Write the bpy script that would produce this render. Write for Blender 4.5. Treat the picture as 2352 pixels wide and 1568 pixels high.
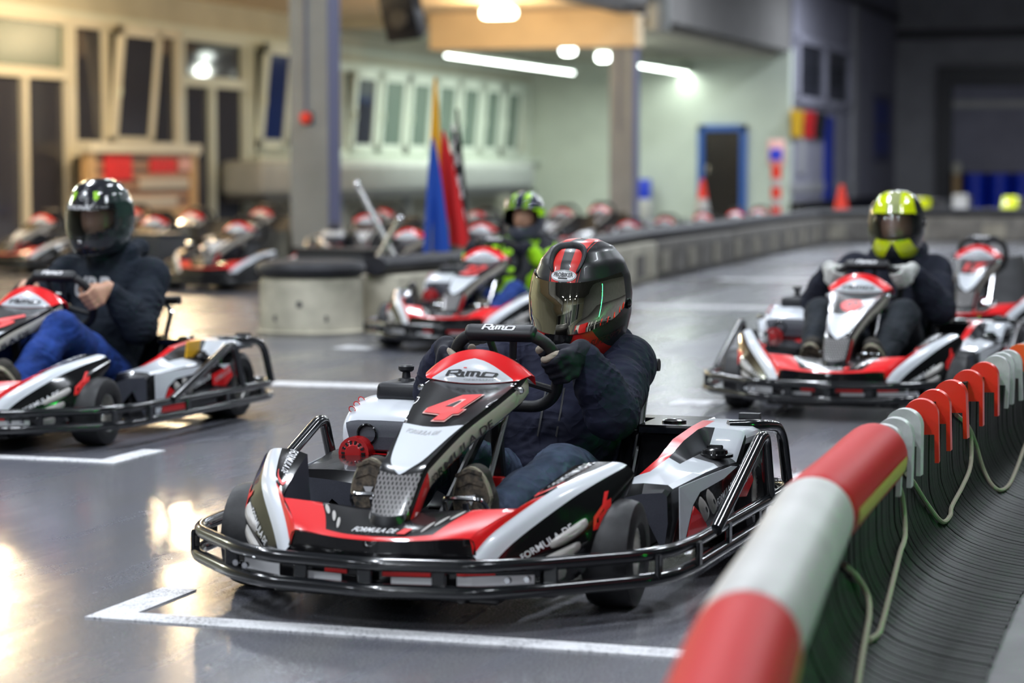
import bpy, bmesh, math, random
import numpy as np
from mathutils import Vector, Matrix, Euler

# ------------------------------------------------------------------ scene, camera, world, lights, exposure
for o in list(bpy.data.objects):
    bpy.data.objects.remove(o)
scene = bpy.context.scene
COL = scene.collection
IMG_W, IMG_H = 2352.0, 1568.0
FPX, CX, CY, HORIZON, CAM_H = 5265.0, 1176.0, 784.0, 388.0, 1.05
YAW = math.radians(18.3)
PITCH = math.atan((CY - HORIZON) / FPX)
cam_data = bpy.data.cameras.new('camera')
cam_data.sensor_width = 36.0
cam_data.lens = 36.0 * FPX / IMG_W
cam_data.clip_end = 300
cam_data.dof.use_dof = True
cam_data.dof.focus_distance = 6.35
cam_data.dof.aperture_fstop = 2.3
cam = bpy.data.objects.new('camera', cam_data)
cam.location = (0, 0, CAM_H)
cam.rotation_euler = (math.pi / 2 - PITCH, 0, YAW)
COL.objects.link(cam)
scene.camera = cam

world = bpy.data.worlds.new('world')
scene.world = world
world.use_nodes = True
world.node_tree.nodes['Background'].inputs[0].default_value = (0.62, 0.68, 0.8, 1)
world.node_tree.nodes['Background'].inputs[1].default_value = 0.10

vs = scene.view_settings
vs.view_transform = 'Standard'
vs.look = 'None'
vs.gamma = 1.0
vs.use_curve_mapping = False
vs.exposure = 0.27

def area_light(name, loc, sx, sy, power, color, rot=(0, 0, 0), spread=180):
    d = bpy.data.lights.new(name, 'AREA')
    d.shape = 'RECTANGLE'
    d.size, d.size_y = sx, sy
    d.energy = power
    d.color = color
    d.spread = math.radians(spread)
    o = bpy.data.objects.new(name, d)
    o.location = loc
    o.rotation_euler = rot
    COL.objects.link(o)
    return o

# fluorescent strips hung under the hall roof (each has its fixture object further down)
HALL_Z = 5.2
HALL_LAMPS = []
for yy in (-14.0, -8.5, -3.0, 2.2, 6.6, 11.0, 16.0, 22.0, 29.0, 38.0, 48.0):
    for xx in (-7.4, -3.3, 0.8):
        HALL_LAMPS.append((xx, yy))
for (xx, yy) in HALL_LAMPS:
    area_light('hall_strip_light', (xx, yy, HALL_Z - 0.06), 0.16, 1.5, (60 if (xx > 0 and yy < 8) else 118) if yy < 15 else 80 if yy < 28 else 190, (0.86, 0.92, 1.0))
# lamps of the lower bay on the left
BAY_TUBES = []          # (x, y0, y1, z) long fluorescent rows of the rear bay
BAY_ROUND = []          # small round ceiling lamps

# ------------------------------------------------------------------ pixels to directions
_fw = np.array([-math.sin(YAW) * math.cos(PITCH), math.cos(YAW) * math.cos(PITCH), -math.sin(PITCH)])
_rt = np.array([math.cos(YAW), math.sin(YAW), 0.0])
_up = np.cross(_rt, _fw)
def at(px, py, axis, val):
    """point where the view ray through a pixel meets the plane axis = val"""
    r = _fw + _rt * (px - CX) / FPX - _up * (py - CY) / FPX
    c = np.array([0, 0, CAM_H])
    t = (val - c[axis]) / r[axis]
    p = c + r * t
    return Vector((float(p[0]), float(p[1]), float(p[2])))

def at_depth(px, py, d):
    r = _fw + _rt * (px - CX) / FPX - _up * (py - CY) / FPX
    p = np.array([0, 0, CAM_H]) + r * d
    return Vector((float(p[0]), float(p[1]), float(p[2])))
# ------------------------------------------------------------------ materials
class X:
    """tiny expression builder over Math nodes"""
    nt = None
    def __init__(s, sock): s.s = sock
    @staticmethod
    def m(op, *a):
        n = X.nt.nodes.new('ShaderNodeMath'); n.operation = op
        for i, v in enumerate(a):
            if isinstance(v, X): X.nt.links.new(v.s, n.inputs[i])
            else: n.inputs[i].default_value = v
        return X(n.outputs[0])
    def __add__(s, o): return X.m('ADD', s, o)
    def __radd__(s, o): return X.m('ADD', o, s)
    def __sub__(s, o): return X.m('SUBTRACT', s, o)
    def __rsub__(s, o): return X.m('SUBTRACT', o, s)
    def __mul__(s, o): return X.m('MULTIPLY', s, o)
    def __rmul__(s, o): return X.m('MULTIPLY', o, s)
    def __truediv__(s, o): return X.m('DIVIDE', s, o)
    def __gt__(s, o): return X.m('GREATER_THAN', s, o)
    def __lt__(s, o): return X.m('LESS_THAN', s, o)
    def abs(s): return X.m('ABSOLUTE', s)
    def sin(s): return X.m('SINE', s)
    def fract(s): return X.m('FRACT', s)
    def max(s, o): return X.m('MAXIMUM', s, o)
    def min(s, o): return X.m('MINIMUM', s, o)
    def clamp(s):
        n = X.nt.nodes.new('ShaderNodeClamp'); X.nt.links.new(s.s, n.inputs[0]); return X(n.outputs[0])

def new_mat(name):
    m = bpy.data.materials.new(name)
    m.use_nodes = True
    X.nt = m.node_tree
    return m, m.node_tree.nodes['Principled BSDF']

def setp(b, **k):
    names = dict(color='Base Color', rough='Roughness', metal='Metallic', coat='Coat Weight', coatr='Coat Roughness', spec='Specular IOR Level',
                 trans='Transmission Weight', ior='IOR', alpha='Alpha', sheen='Sheen Weight', ecol='Emission Color', estr='Emission Strength')
    for a, v in k.items():
        i = b.inputs[names[a]]
        if isinstance(v, X): X.nt.links.new(v.s, i)
        elif hasattr(v, 'is_output'): X.nt.links.new(v, i)
        else: i.default_value = (*v, 1) if isinstance(v, tuple) and len(v) == 3 else v

def coords(kind='Object', scale=None):
    n = X.nt.nodes.new('ShaderNodeTexCoord')
    s = n.outputs[kind]
    if scale:
        mp = X.nt.nodes.new('ShaderNodeMapping'); mp.inputs['Scale'].default_value = scale
        X.nt.links.new(s, mp.inputs[0]); s = mp.outputs[0]
    return s
def sep(s):
    n = X.nt.nodes.new('ShaderNodeSeparateXYZ'); X.nt.links.new(s, n.inputs[0])
    return X(n.outputs[0]), X(n.outputs[1]), X(n.outputs[2])
def noise(scale, detail=4, rough=0.55, vec=None, dist=0.0):
    n = X.nt.nodes.new('ShaderNodeTexNoise')
    n.inputs['Scale'].default_value = scale; n.inputs['Detail'].default_value = detail
    n.inputs['Roughness'].default_value = rough; n.inputs['Distortion'].default_value = dist
    if vec is not None: X.nt.links.new(vec, n.inputs['Vector'])
    return X(n.outputs[0])
def mix(f, a, b):
    n = X.nt.nodes.new('ShaderNodeMix'); n.data_type = 'RGBA'
    if isinstance(f, X): X.nt.links.new(f.s, n.inputs[0])
    else: n.inputs[0].default_value = f
    for i, v in ((6, a), (7, b)):
        if isinstance(v, tuple): n.inputs[i].default_value = (*v, 1)
        else: X.nt.links.new(v, n.inputs[i])
    return n.outputs[2]
def ramp(f, stops, interp='LINEAR'):
    n = X.nt.nodes.new('ShaderNodeValToRGB'); n.color_ramp.interpolation = interp
    e = n.color_ramp.elements
    while len(e) < len(stops): e.new(0.5)
    for el, (p, c) in zip(e, stops):
        el.position = p; el.color = (*c, 1) if len(c) == 3 else c
    X.nt.links.new(f.s, n.inputs[0])
    return n.outputs[0]
def bump(b, h, strength=0.3, dist=0.01):
    n = X.nt.nodes.new('ShaderNodeBump'); n.inputs['Strength'].default_value = strength; n.inputs['Distance'].default_value = dist
    X.nt.links.new(h.s, n.inputs['Height']); X.nt.links.new(n.outputs[0], b.inputs['Normal'])

M = {}
def simple(name, color, rough=0.4, metal=0.0, coat=0.0, **k):
    m, b = new_mat(name)
    setp(b, color=color, rough=rough, metal=metal, coat=coat, **k)
    M[name] = m
    return m
def grainy(name, color, rough=0.5, scale=40, amt=0.25, metal=0.0, bmp=0.0, coat=0.0, det=3):
    m, b = new_mat(name)
    n = noise(scale, det, vec=coords())
    c2 = tuple(max(0, c * (1 - amt)) for c in color); c3 = tuple(min(1, c * (1 + amt)) for c in color)
    setp(b, color=ramp(n, [(0.3, c2), (0.7, c3)]), metal=metal, rough=rough, coat=coat)
    if bmp: bump(b, n, bmp, 0.004)
    M[name] = m
    return m

simple('red_paint', (0.80, 0.012, 0.016), 0.28, coat=0.6)
simple('white_paint', (0.70, 0.73, 0.78), 0.25, coat=0.5)
simple('black_gloss', (0.005, 0.005, 0.006), 0.16, coat=0.5)
grainy('black_panel', (0.010, 0.010, 0.011), 0.22, 900, 0.3, coat=0.3)
grainy('black_plastic', (0.012, 0.0125, 0.016), 0.42, 300, 0.2, bmp=0.05)
grainy('grey_plastic', (0.050, 0.053, 0.070), 0.45, 300, 0.1, bmp=0.05)
simple('black_tube', (0.010, 0.011, 0.013), 0.16, coat=0.4)
grainy('rubber', (0.010, 0.010, 0.012), 0.55, 120, 0.3, bmp=0.1)
grainy('tyre_rubber', (0.011, 0.011, 0.013), 0.48, 60, 0.35, bmp=0.15)
simple('chrome', (0.75, 0.76, 0.78), 0.12, metal=1.0)
grainy('rim_metal', (0.62, 0.61, 0.58), 0.32, 25, 0.2, metal=0.85)
simple('print_white', (0.80, 0.80, 0.82), 0.4)
simple('print_red', (0.80, 0.02, 0.02), 0.4)
simple('print_black', (0.012, 0.012, 0.015), 0.35)
simple('print_pink', (0.82, 0.46, 0.42), 0.4)
simple('print_grey', (0.45, 0.45, 0.47), 0.4)
simple('print_beige', (0.62, 0.57, 0.48), 0.4, coat=0.3)
simple('pipe_print', (0.42, 0.40, 0.38), 0.35)
simple('red_plastic', (0.45, 0.01, 0.012), 0.25, coat=0.4)
simple('yellow_tag', (0.85, 0.45, 0.01), 0.5)
simple('neon_green', (0.42, 0.85, 0.01), 0.5)
simple('neon_yellow', (0.70, 0.80, 0.005), 0.25, coat=0.4)
simple('skin', (0.55, 0.30, 0.20), 0.5)
simple('tail_dark', (0.06, 0.015, 0.015), 0.3, coat=0.4)

# perforated lower nose: grey with a grid of dark holes
m, b = new_mat('nose_mesh'); M['nose_mesh'] = m
ox, oy, oz = sep(coords())
u = ox * 95.0 + oz * 50.0; v = oz * 50.0 - ox * 95.0
du = (u.fract() - 0.5); dv = (v.fract() - 0.5)
hole = (du * du + dv * dv) < 0.085
setp(b, color=mix(hole, (0.22, 0.21, 0.21), (0.012, 0.012, 0.012)), rough=0.22, coat=0.4)

# fabrics
def fabric(name, color, amt=0.25, rough=0.85, fine=900, folds=0.62):
    m, b = new_mat(name)
    n = noise(14, 4, vec=coords()); f = noise(fine, 2, vec=coords())
    c2 = tuple(c * (1 - amt) for c in color); c3 = tuple(min(1, c * (1 + amt)) for c in color)
    setp(b, color=ramp(n, [(0.3, c2), (0.7, c3)]), rough=rough, spec=0.25)
    r1 = (noise(4.2, 2, 0.45, vec=coords('Object', (1.0, 1.0, 1.5)), dist=1.2) * 2.0 - 1.0).abs()
    r2 = (noise(12.0, 1, 0.5, vec=coords(), dist=0.8) * 2.0 - 1.0).abs()
    bump(b, r1 * -1.0 + r2 * -0.35 + f * 0.02, folds, 0.03)
    M[name] = m
fabric('hoodie_navy', (0.013, 0.015, 0.034))
fabric('hoodie_black', (0.011, 0.016, 0.026))
fabric('hoodie_dark', (0.014, 0.016, 0.028))
fabric('jeans_grey', (0.040, 0.056, 0.095), 0.35)
fabric('jeans_blue', (0.012, 0.040, 0.20), 0.45)
fabric('trousers_black', (0.018, 0.022, 0.028), 0.3)
fabric('jeans_mid', (0.02, 0.05, 0.22), 0.3)
fabric('glove_black', (0.012, 0.013, 0.022), 0.3, 0.7)
fabric('glove_tan', (0.36, 0.31, 0.25), 0.15, 0.8)
fabric('glove_white', (0.50, 0.50, 0.48), 0.2, 0.8)
fabric('shoe_cloth', (0.05, 0.045, 0.04), 0.3)
m, b = new_mat('shoe_sole'); M['shoe_sole'] = m
n = noise(60, 5, vec=coords())
setp(b, color=ramp(n, [(0.35, (0.018, 0.016, 0.015)), (0.62, (0.13, 0.10, 0.07))]), rough=0.7)
bump(b, n, 0.5, 0.006)
fabric('sole_rand', (0.30, 0.27, 0.20), 0.2)
m, b = new_mat('jacket_neon'); M['jacket_neon'] = m
n = noise(9.0, 1.5, 0.4, vec=coords()); ox, oy, oz = sep(coords())
front = (oy < 0.92) * (n > 0.53)
setp(b, color=mix(front, (0.012, 0.013, 0.018), (0.40, 0.82, 0.005)), rough=0.75)

# visors
simple('visor_mirror', (0.60, 0.57, 0.47), 0.03, metal=1.0)
simple('visor_dark', (0.02, 0.022, 0.028), 0.06, coat=1.0, spec=0.8)
m, b = new_mat('visor_clear'); M['visor_clear'] = m
setp(b, color=(0.75, 0.78, 0.8), rough=0.04, trans=1.0, ior=1.08, coat=1.0)

# helmet shells: stripes follow the shell's own coordinates
m, b = new_mat('helmet_red_stripe'); M['helmet_red_stripe'] = m
ox, oy, oz = sep(coords())
ax = ox.abs()
w = 1.0 + (oz - 0.05) * 2.2
q = ax / w
s = ramp(q * 10.0, [(0.0, (0.014, 0.014, 0.016)), (0.125, (0.62, 0.02, 0.015)), (0.345, (0.014, 0.014, 0.016)), (0.385, (0.5, 0.018, 0.014)), (0.40, (0.014, 0.014, 0.016))], 'CONSTANT')
chin_k = oz + ax * 0.9
low = oz < -0.075
chin = low * (oy < 0.02) * (ax > 0.026) * ((ax + oz * 0.45) < 0.046)
rim = (oz + oy * 0.10) < -0.137
upper = mix(low, s, (0.014, 0.014, 0.016))
c = mix(chin.max(rim * (oy < 0.12)), upper, (0.55, 0.012, 0.012))
setp(b, color=c, rough=0.33, coat=0.15, spec=0.5)
m, b = new_mat('helmet_green_fade'); M['helmet_green_fade'] = m
ox, oy, oz = sep(coords())
n = noise(6, 2, vec=coords())
g = ((ox * 6.0 + oy * 2.0 - 0.35) * n * 2.0).clamp()
setp(b, color=mix(g, (0.016, 0.017, 0.022), (0.01, 0.06, 0.035)), rough=0.18, coat=0.8)
m, b = new_mat('helmet_yellow'); M['helmet_yellow'] = m
ox, oy, oz = sep(coords())
ax = ox.abs()
band = ((ax * 26.0 + oz * 6.0 + oy * 3.0).sin() > 0.45) * (oz > 0.045)
cent = (ax < 0.03) * (oz > 0.05)
grey = mix(cent, mix(band, (0.02, 0.022, 0.026), (0.62, 0.72, 0.005)), (0.33, 0.36, 0.16))
chin = (oz < -0.065) * (oy < -0.04) * ((ax + oz * 0.55) > -0.045) * ((ax + oz * 0.55) < 0.04)
setp(b, color=mix(chin, grey, (0.65, 0.75, 0.005)), rough=0.16, coat=0.9)
m, b = new_mat('helmet_neon_grey'); M['helmet_neon_grey'] = m
ox, oy, oz = sep(coords())
ax = ox.abs()
band = (ax > 0.028) * (ax < 0.062) * (oz > 0.02)
side = (ax > 0.085) * (oz > 0.0) * (oz < 0.05)
setp(b, color=mix(band.max(side), (0.05, 0.055, 0.075), (0.45, 0.88, 0.01)), rough=0.2, coat=0.8)

# floor
m, b = new_mat('floor_mat'); M['floor_mat'] = m
co = coords()
big = noise(0.55, 6, 0.6, vec=co, dist=0.6)
st = noise(1.0, 6, 0.65, vec=coords('Object', (2.4, 0.35, 1.0)), dist=0.3)
fine = noise(170, 3, 0.75, vec=co)
marks = noise(1.0, 4, 0.6, vec=coords('Object', (5.5, 0.22, 1.0)), dist=0.8)
blotch = big * 0.42 + st * 0.33 + marks * 0.25
base = ramp(blotch, [(0.36, (0.052, 0.056, 0.084)), (0.49, (0.135, 0.138, 0.158)), (0.64, (0.255, 0.250, 0.245))])
spk = ramp(fine, [(0.34, (0.45, 0.45, 0.50)), (0.66, (1.5, 1.5, 1.5))])
mm = X.nt.nodes.new('ShaderNodeMix'); mm.data_type = 'RGBA'; mm.blend_type = 'MULTIPLY'; mm.inputs[0].default_value = 1.0
X.nt.links.new(base, mm.inputs[6]); X.nt.links.new(spk, mm.inputs[7])
rr = (blotch * 0.5 + 0.0)
setp(b, color=mm.outputs[2], rough=(blotch * -0.9 + 0.68 + fine * 0.08).max(0.15), spec=0.9, coat=(blotch * 3.0 - 1.05).clamp() * 0.7, coatr=0.15)
bump(b, big * 0.6 + fine * 0.05 + st * 0.5 + marks * 0.2, 0.09, 0.05)
grainy('concrete_pale', (0.17, 0.158, 0.168), 0.7, 3.0, 0.25, bmp=0.1, det=8)
m, b = new_mat('line_paint'); M['line_paint'] = m
n = noise(150, 3, 0.7, vec=coords()); n2 = noise(7, 3, vec=coords())
setp(b, color=ramp(n * 0.7 + n2 * 0.3, [(0.36, (0.16, 0.16, 0.18)), (0.50, (0.78, 0.78, 0.80))]), rough=0.5)

# building
grainy('wall_cream', (0.56, 0.55, 0.44), 0.8, 1.5, 0.08, det=6)
grainy('wall_mint', (0.60, 0.66, 0.58), 0.8, 1.2, 0.08, det=6)
grainy('beam_beige', (0.78, 0.60, 0.38), 0.8, 1.5, 0.08, det=6)
grainy('wall_grey', (0.36, 0.36, 0.38), 0.8, 1.5, 0.12, det=6)
grainy('wall_violet', (0.30, 0.30, 0.37), 0.8, 1.5, 0.1, det=6)
grainy('ceiling_dark', (0.16, 0.16, 0.155), 0.9, 1.5, 0.15, det=6)
grainy('ceiling_bay', (0.42, 0.40, 0.32), 0.9, 1.5, 0.1, det=6)
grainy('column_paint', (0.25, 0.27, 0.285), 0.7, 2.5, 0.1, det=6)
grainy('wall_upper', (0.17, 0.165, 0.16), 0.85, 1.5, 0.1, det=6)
simple('blue_and_side_light', (0.12, 0.125, 0.22), 0.6)  # blue light painted on column sides; also plain blue of cable and poster
simple('frame_cream', (0.72, 0.70, 0.58), 0.5)
simple('frame_white', (0.66, 0.72, 0.64), 0.5)
simple('frame_wood', (0.60, 0.40, 0.20), 0.5)
simple('glass_dark', (0.045, 0.048, 0.065), 0.06, spec=0.6)
simple('glass_green', (0.13, 0.18, 0.15), 0.25)
simple('glass_blue', (0.012, 0.03, 0.16), 0.1)
simple('blue_paint', (0.01, 0.10, 0.42), 0.4)
simple('blue_bright', (0.005, 0.04, 0.62), 0.4)
simple('blue_deep', (0.01, 0.03, 0.30), 0.4)
simple('dark_void', (0.012, 0.012, 0.014), 0.8)
simple('door_dark', (0.006, 0.006, 0.008), 0.2)
grainy('metal_grey', (0.36, 0.38, 0.37), 0.5, 4, 0.1)
simple('metal_dark', (0.07, 0.07, 0.075), 0.5, metal=0.3)
simple('steel', (0.62, 0.62, 0.6), 0.25, metal=0.9)
simple('flag_yellow', (0.85, 0.42, 0.005), 0.8)
simple('flag_blue', (0.01, 0.07, 0.42), 0.8)
simple('flag_red', (0.62, 0.012, 0.015), 0.8)
simple('flag_gold', (0.62, 0.36, 0.01), 0.8)
simple('flag_black', (0.012, 0.012, 0.014), 0.8)
m, b = new_mat('flag_chequer'); M['flag_chequer'] = m
ox, oy, oz = sep(coords())
ck = (((oz * 6.0).fract() > 0.5) - ((ox * 11.0 + oy * 5.0).fract() > 0.5)).abs()
setp(b, color=mix(ck, (0.75, 0.72, 0.72), (0.012, 0.012, 0.014)), rough=0.8)
grainy('barrier_cream', (0.46, 0.43, 0.34), 0.7, 4.0, 0.35, bmp=0.1, det=8)
grainy('barrier_dirty', (0.15, 0.14, 0.125), 0.7, 5.0, 0.4, bmp=0.1, det=8)
grainy('black_rubber_top', (0.014, 0.014, 0.019), 0.55, 6, 0.4)
grainy('barrier_mid', (0.27, 0.25, 0.20), 0.75, 5.0, 0.35, det=8)
simple('cone_orange', (0.85, 0.035, 0.012), 0.45)
simple('tube_red', (0.52, 0.006, 0.008), 0.5, spec=0.15)
grainy('tube_white', (0.50, 0.49, 0.47), 0.45, 8, 0.08)
simple('clip_red', (0.90, 0.03, 0.012), 0.35, coat=0.2)
simple('clip_orange', (0.90, 0.10, 0.012), 0.35, coat=0.2)
grainy('clip_white', (0.55, 0.56, 0.55), 0.35, 25, 0.15)
m, b = new_mat('lamella_rubber'); M['lamella_rubber'] = m
n = noise(25, 5, 0.65, vec=coords('Object', (1, 3, 0.5)))
setp(b, color=ramp(n, [(0.3, (0.006, 0.007, 0.006)), (0.75, (0.024, 0.027, 0.024))]), rough=0.5, spec=0.18)
bump(b, n, 0.35, 0.006)
simple('rope', (0.40, 0.36, 0.27), 0.8)
simple('tape_yellow', (0.55, 0.36, 0.05), 0.6)
def emit(name, color, strength):
    m, b = new_mat(name)
    setp(b, color=color, ecol=color, estr=strength, rough=0.4); M[name] = m
emit('lamp_white', (0.92, 1.0, 0.95), 9.0)
emit('lamp_warm', (1.0, 0.93, 0.72), 9.0)
emit('lamp_green', (0.05, 1.0, 0.25), 12.0)
emit('lamp_cool', (0.92, 0.95, 1.0), 9.0)
m, b = new_mat('poster_print'); M['poster_print'] = m
ox, oy, oz = sep(coords())
row = (oz * 7.0).fract() > 0.45
n = noise(3.0, 2, vec=coords('Object', (1, 4, 9)))
setp(b, color=mix(row, (0.05, 0.04, 0.04), ramp(n, [(0.35, (0.45, 0.36, 0.28)), (0.55, (0.55, 0.22, 0.08)), (0.65, (0.5, 0.42, 0.36))])), rough=0.5)

# ------------------------------------------------------------------ object and mesh helpers
def link(o, parent=None):
    COL.objects.link(o)
    if parent is not None: o.parent = parent
    return o
def tag(o, label=None, cat=None, group=None, kind=None):
    if label: o['label'] = label
    if cat: o['category'] = cat
    if group: o['group'] = group
    if kind: o['kind'] = kind
    return o
def empty(name, loc=(0, 0, 0), rz=0.0, scale=1.0):
    o = bpy.data.objects.new(name, None)
    o.empty_display_size = 0.1
    o.location = loc; o.rotation_euler = (0, 0, rz); o.scale = (scale,) * 3
    return link(o)

def catmull(p, n, closed=False):
    """smooth a list of points, n steps per span"""
    p = [Vector(q) for q in p]; out = []; L = len(p)
    for i in range(L if closed else L - 1):
        p1, p2 = p[i], p[(i + 1) % L]
        p0 = p[i - 1] if (i > 0 or closed) else p1 * 2 - p2
        p3 = p[(i + 2) % L] if (i + 2 < L or closed) else p2 * 2 - p1
        for k in range(n):
            t = k / n
            out.append(0.5 * (2 * p1 + (p2 - p0) * t + (2 * p0 - 5 * p1 + 4 * p2 - p3) * t * t + (3 * p1 - p0 - 3 * p2 + p3) * t ** 3))
    if not closed: out.append(p[-1].copy())
    return out
def fillet(p, r, n=5, closed=False):
    """round the corners of a polyline"""
    p = [Vector(q) for q in p]; out = []; L = len(p)
    for i in range(L):
        if not closed and i in (0, L - 1):
            out.append(p[i]); continue
        a, b_, c = p[i - 1], p[i], p[(i + 1) % L]
        d1, d2 = a - b_, c - b_
        rr = min(r, d1.length * 0.48, d2.length * 0.48)
        s, e = b_ + d1.normalized() * rr, b_ + d2.normalized() * rr
        for k in range(n + 1):
            t = k / n
            out.append(s * (1 - t) ** 2 + b_ * 2 * t * (1 - t) + e * t * t)
    return out

class MB:
    """collects shapes; mesh() makes them ONE mesh"""
    def __init__(s):
        s.v = []; s.f = []; s.m = []; s.mats = []
    def mi(s, mat):
        if mat not in s.mats: s.mats.append(mat)
        return s.mats.index(mat)
    def add(s, v, f, mat):
        o = len(s.v); k = s.mi(mat)
        s.v += [tuple(q) for q in v]
        s.f += [tuple(i + o for i in q) for q in f]
        s.m += [k] * len(f)
        return s
    def box(s, c, size, mat, rot=None):
        x, y, z = (q / 2 for q in size)
        R = Euler(rot).to_matrix() if rot else Matrix.Identity(3)
        v = [R @ Vector((a * x, b_ * y, d * z)) + Vector(c) for a in (-1, 1) for b_ in (-1, 1) for d in (-1, 1)]
        return s.add(v, [(0, 1, 3, 2), (4, 6, 7, 5), (0, 4, 5, 1), (2, 3, 7, 6), (0, 2, 6, 4), (1, 5, 7, 3)], mat)
    def tube(s, pts, r, mat, seg=10, closed=False, cap=True, flat=1.0):
        pts = [Vector(q) for q in pts]; L = len(pts)
        rs = r if isinstance(r, (list, tuple)) else [r] * L
        tang = []
        for i in range(L):
            a = pts[i - 1] if (i > 0 or closed) else pts[i]
            c = pts[(i + 1) % L] if (i + 1 < L or closed) else pts[i]
            d = c - a
            tang.append(d.normalized() if d.length > 1e-9 else Vector((0, 0, 1)))
        ref = Vector((0, 0, 1)) if abs(tang[0].z) < 0.9 else Vector((1, 0, 0))
        nrm = (ref - tang[0] * ref.dot(tang[0])).normalized()
        v = []; f = []
        for i in range(L):
            nrm = nrm - tang[i] * nrm.dot(tang[i])
            nrm = nrm.normalized() if nrm.length > 1e-6 else tang[i].orthogonal().normalized()
            bn = tang[i].cross(nrm)
            for k in range(seg):
                a = 2 * math.pi * k / seg
                v.append(pts[i] + (nrm * math.cos(a) * flat + bn * math.sin(a)) * rs[i])
        for i in range(L if closed else L - 1):
            j = (i + 1) % L
            for k in range(seg):
                k2 = (k + 1) % seg
                f.append((i * seg + k, i * seg + k2, j * seg + k2, j * seg + k))
        if cap and not closed:
            f.append(tuple(reversed(range(seg)))); f.append(tuple((L - 1) * seg + k for k in range(seg)))
        return s.add(v, f, mat)
    def lathe(s, prof, c, mat, axis='z', seg=24, mats=None):
        """prof: (radius, height) list; mats: optional material per span"""
        c = Vector(c); ring = []
        for (r, h) in prof:
            row = []
            for k in range(seg):
                a = 2 * math.pi * k / seg
                p = (r * math.cos(a), r * math.sin(a), h)
                if axis == 'x': p = (p[2], p[0], p[1])
                elif axis == 'y': p = (p[1], p[2], p[0])
                row.append(Vector(p) + c)
            ring.append(row)
        for i in range(len(prof) - 1):
            f = [(k, (k + 1) % seg, seg + (k + 1) % seg, seg + k) for k in range(seg)]
            s.add(ring[i] + ring[i + 1], f, mats[i] if mats else mat)
        return s
    def prism(s, poly, frame, depth, mat, off=0.0):
        """poly: 2D outline; frame(u,v,w)->3D; extruded from w=off to off+depth"""
        n = len(poly)
        v = [frame(u, w, off) for u, w in poly] + [frame(u, w, off + depth) for u, w in poly]
        f = [tuple(reversed(range(n))), tuple(range(n, 2 * n))] + [(i, (i + 1) % n, n + (i + 1) % n, n + i) for i in range(n)]
        return s.add(v, f, mat)
    def grid(s, rows, mat, closed_u=False, matf=None):
        """rows of points -> quads; matf(i,j) picks a material per cell"""
        R, C_ = len(rows), len(rows[0])
        v = [p for r in rows for p in r]; by = {}
        for i in range(R - 1):
            for j in range(C_ if closed_u else C_ - 1):
                j2 = (j + 1) % C_
                mm_ = matf(i, j) if matf else mat
                if mm_ is None: continue
                by.setdefault(mm_, []).append((i * C_ + j, i * C_ + j2, (i + 1) * C_ + j2, (i + 1) * C_ + j))
        o = len(s.v); s.v += [tuple(q) for q in v]
        for mm_, fs in by.items():
            k = s.mi(mm_)
            s.f += [tuple(q + o for q in f) for f in fs]; s.m += [k] * len(fs)
        return s
    def ball(s, c, r, mat, seg=12, rings=8):
        rx, ry, rz = (r, r, r) if not isinstance(r, (tuple, list)) else r
        rows = []
        for i in range(rings + 1):
            a = math.pi * i / rings
            rows.append([Vector((c[0] + rx * math.sin(a) * math.cos(2 * math.pi * k / seg), c[1] + ry * math.sin(a) * math.sin(2 * math.pi * k / seg), c[2] + rz * math.cos(a))) for k in range(seg)])
        return s.grid(rows, mat, True)
    def mirrored(s):
        o = MB(); o.mats = list(s.mats); o.m = list(s.m)
        o.v = [(-x, y, z) for x, y, z in s.v]; o.f = [tuple(reversed(f)) for f in s.f]
        return o
    def join(s, other):
        for mt in other.mats: s.mi(mt)
        o = len(s.v); s.v += other.v
        s.f += [tuple(i + o for i in f) for f in other.f]
        s.m += [s.mats.index(other.mats[k]) for k in other.m]
        return s
    def mesh(s, name, smooth=True, angle=35, weld=True, recalc=False):
        me = bpy.data.meshes.new(name)
        me.from_pydata(s.v, [], s.f)
        for mt in s.mats: me.materials.append(M[mt])
        me.polygons.foreach_set('material_index', s.m)
        if weld or recalc:
            bm = bmesh.new(); bm.from_mesh(me)
            if weld: bmesh.ops.remove_doubles(bm, verts=bm.verts, dist=1e-5)
            if recalc: bmesh.ops.recalc_face_normals(bm, faces=bm.faces)
            bm.to_mesh(me); bm.free()
        if smooth:
            me.polygons.foreach_set('use_smooth', [True] * len(me.polygons))
            me.set_sharp_from_angle(angle=math.radians(angle))
        me.update()
        return me
    def obj(s, name, parent=None, **k):
        return link(bpy.data.objects.new(name, s.mesh(name, **k)), parent)

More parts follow.
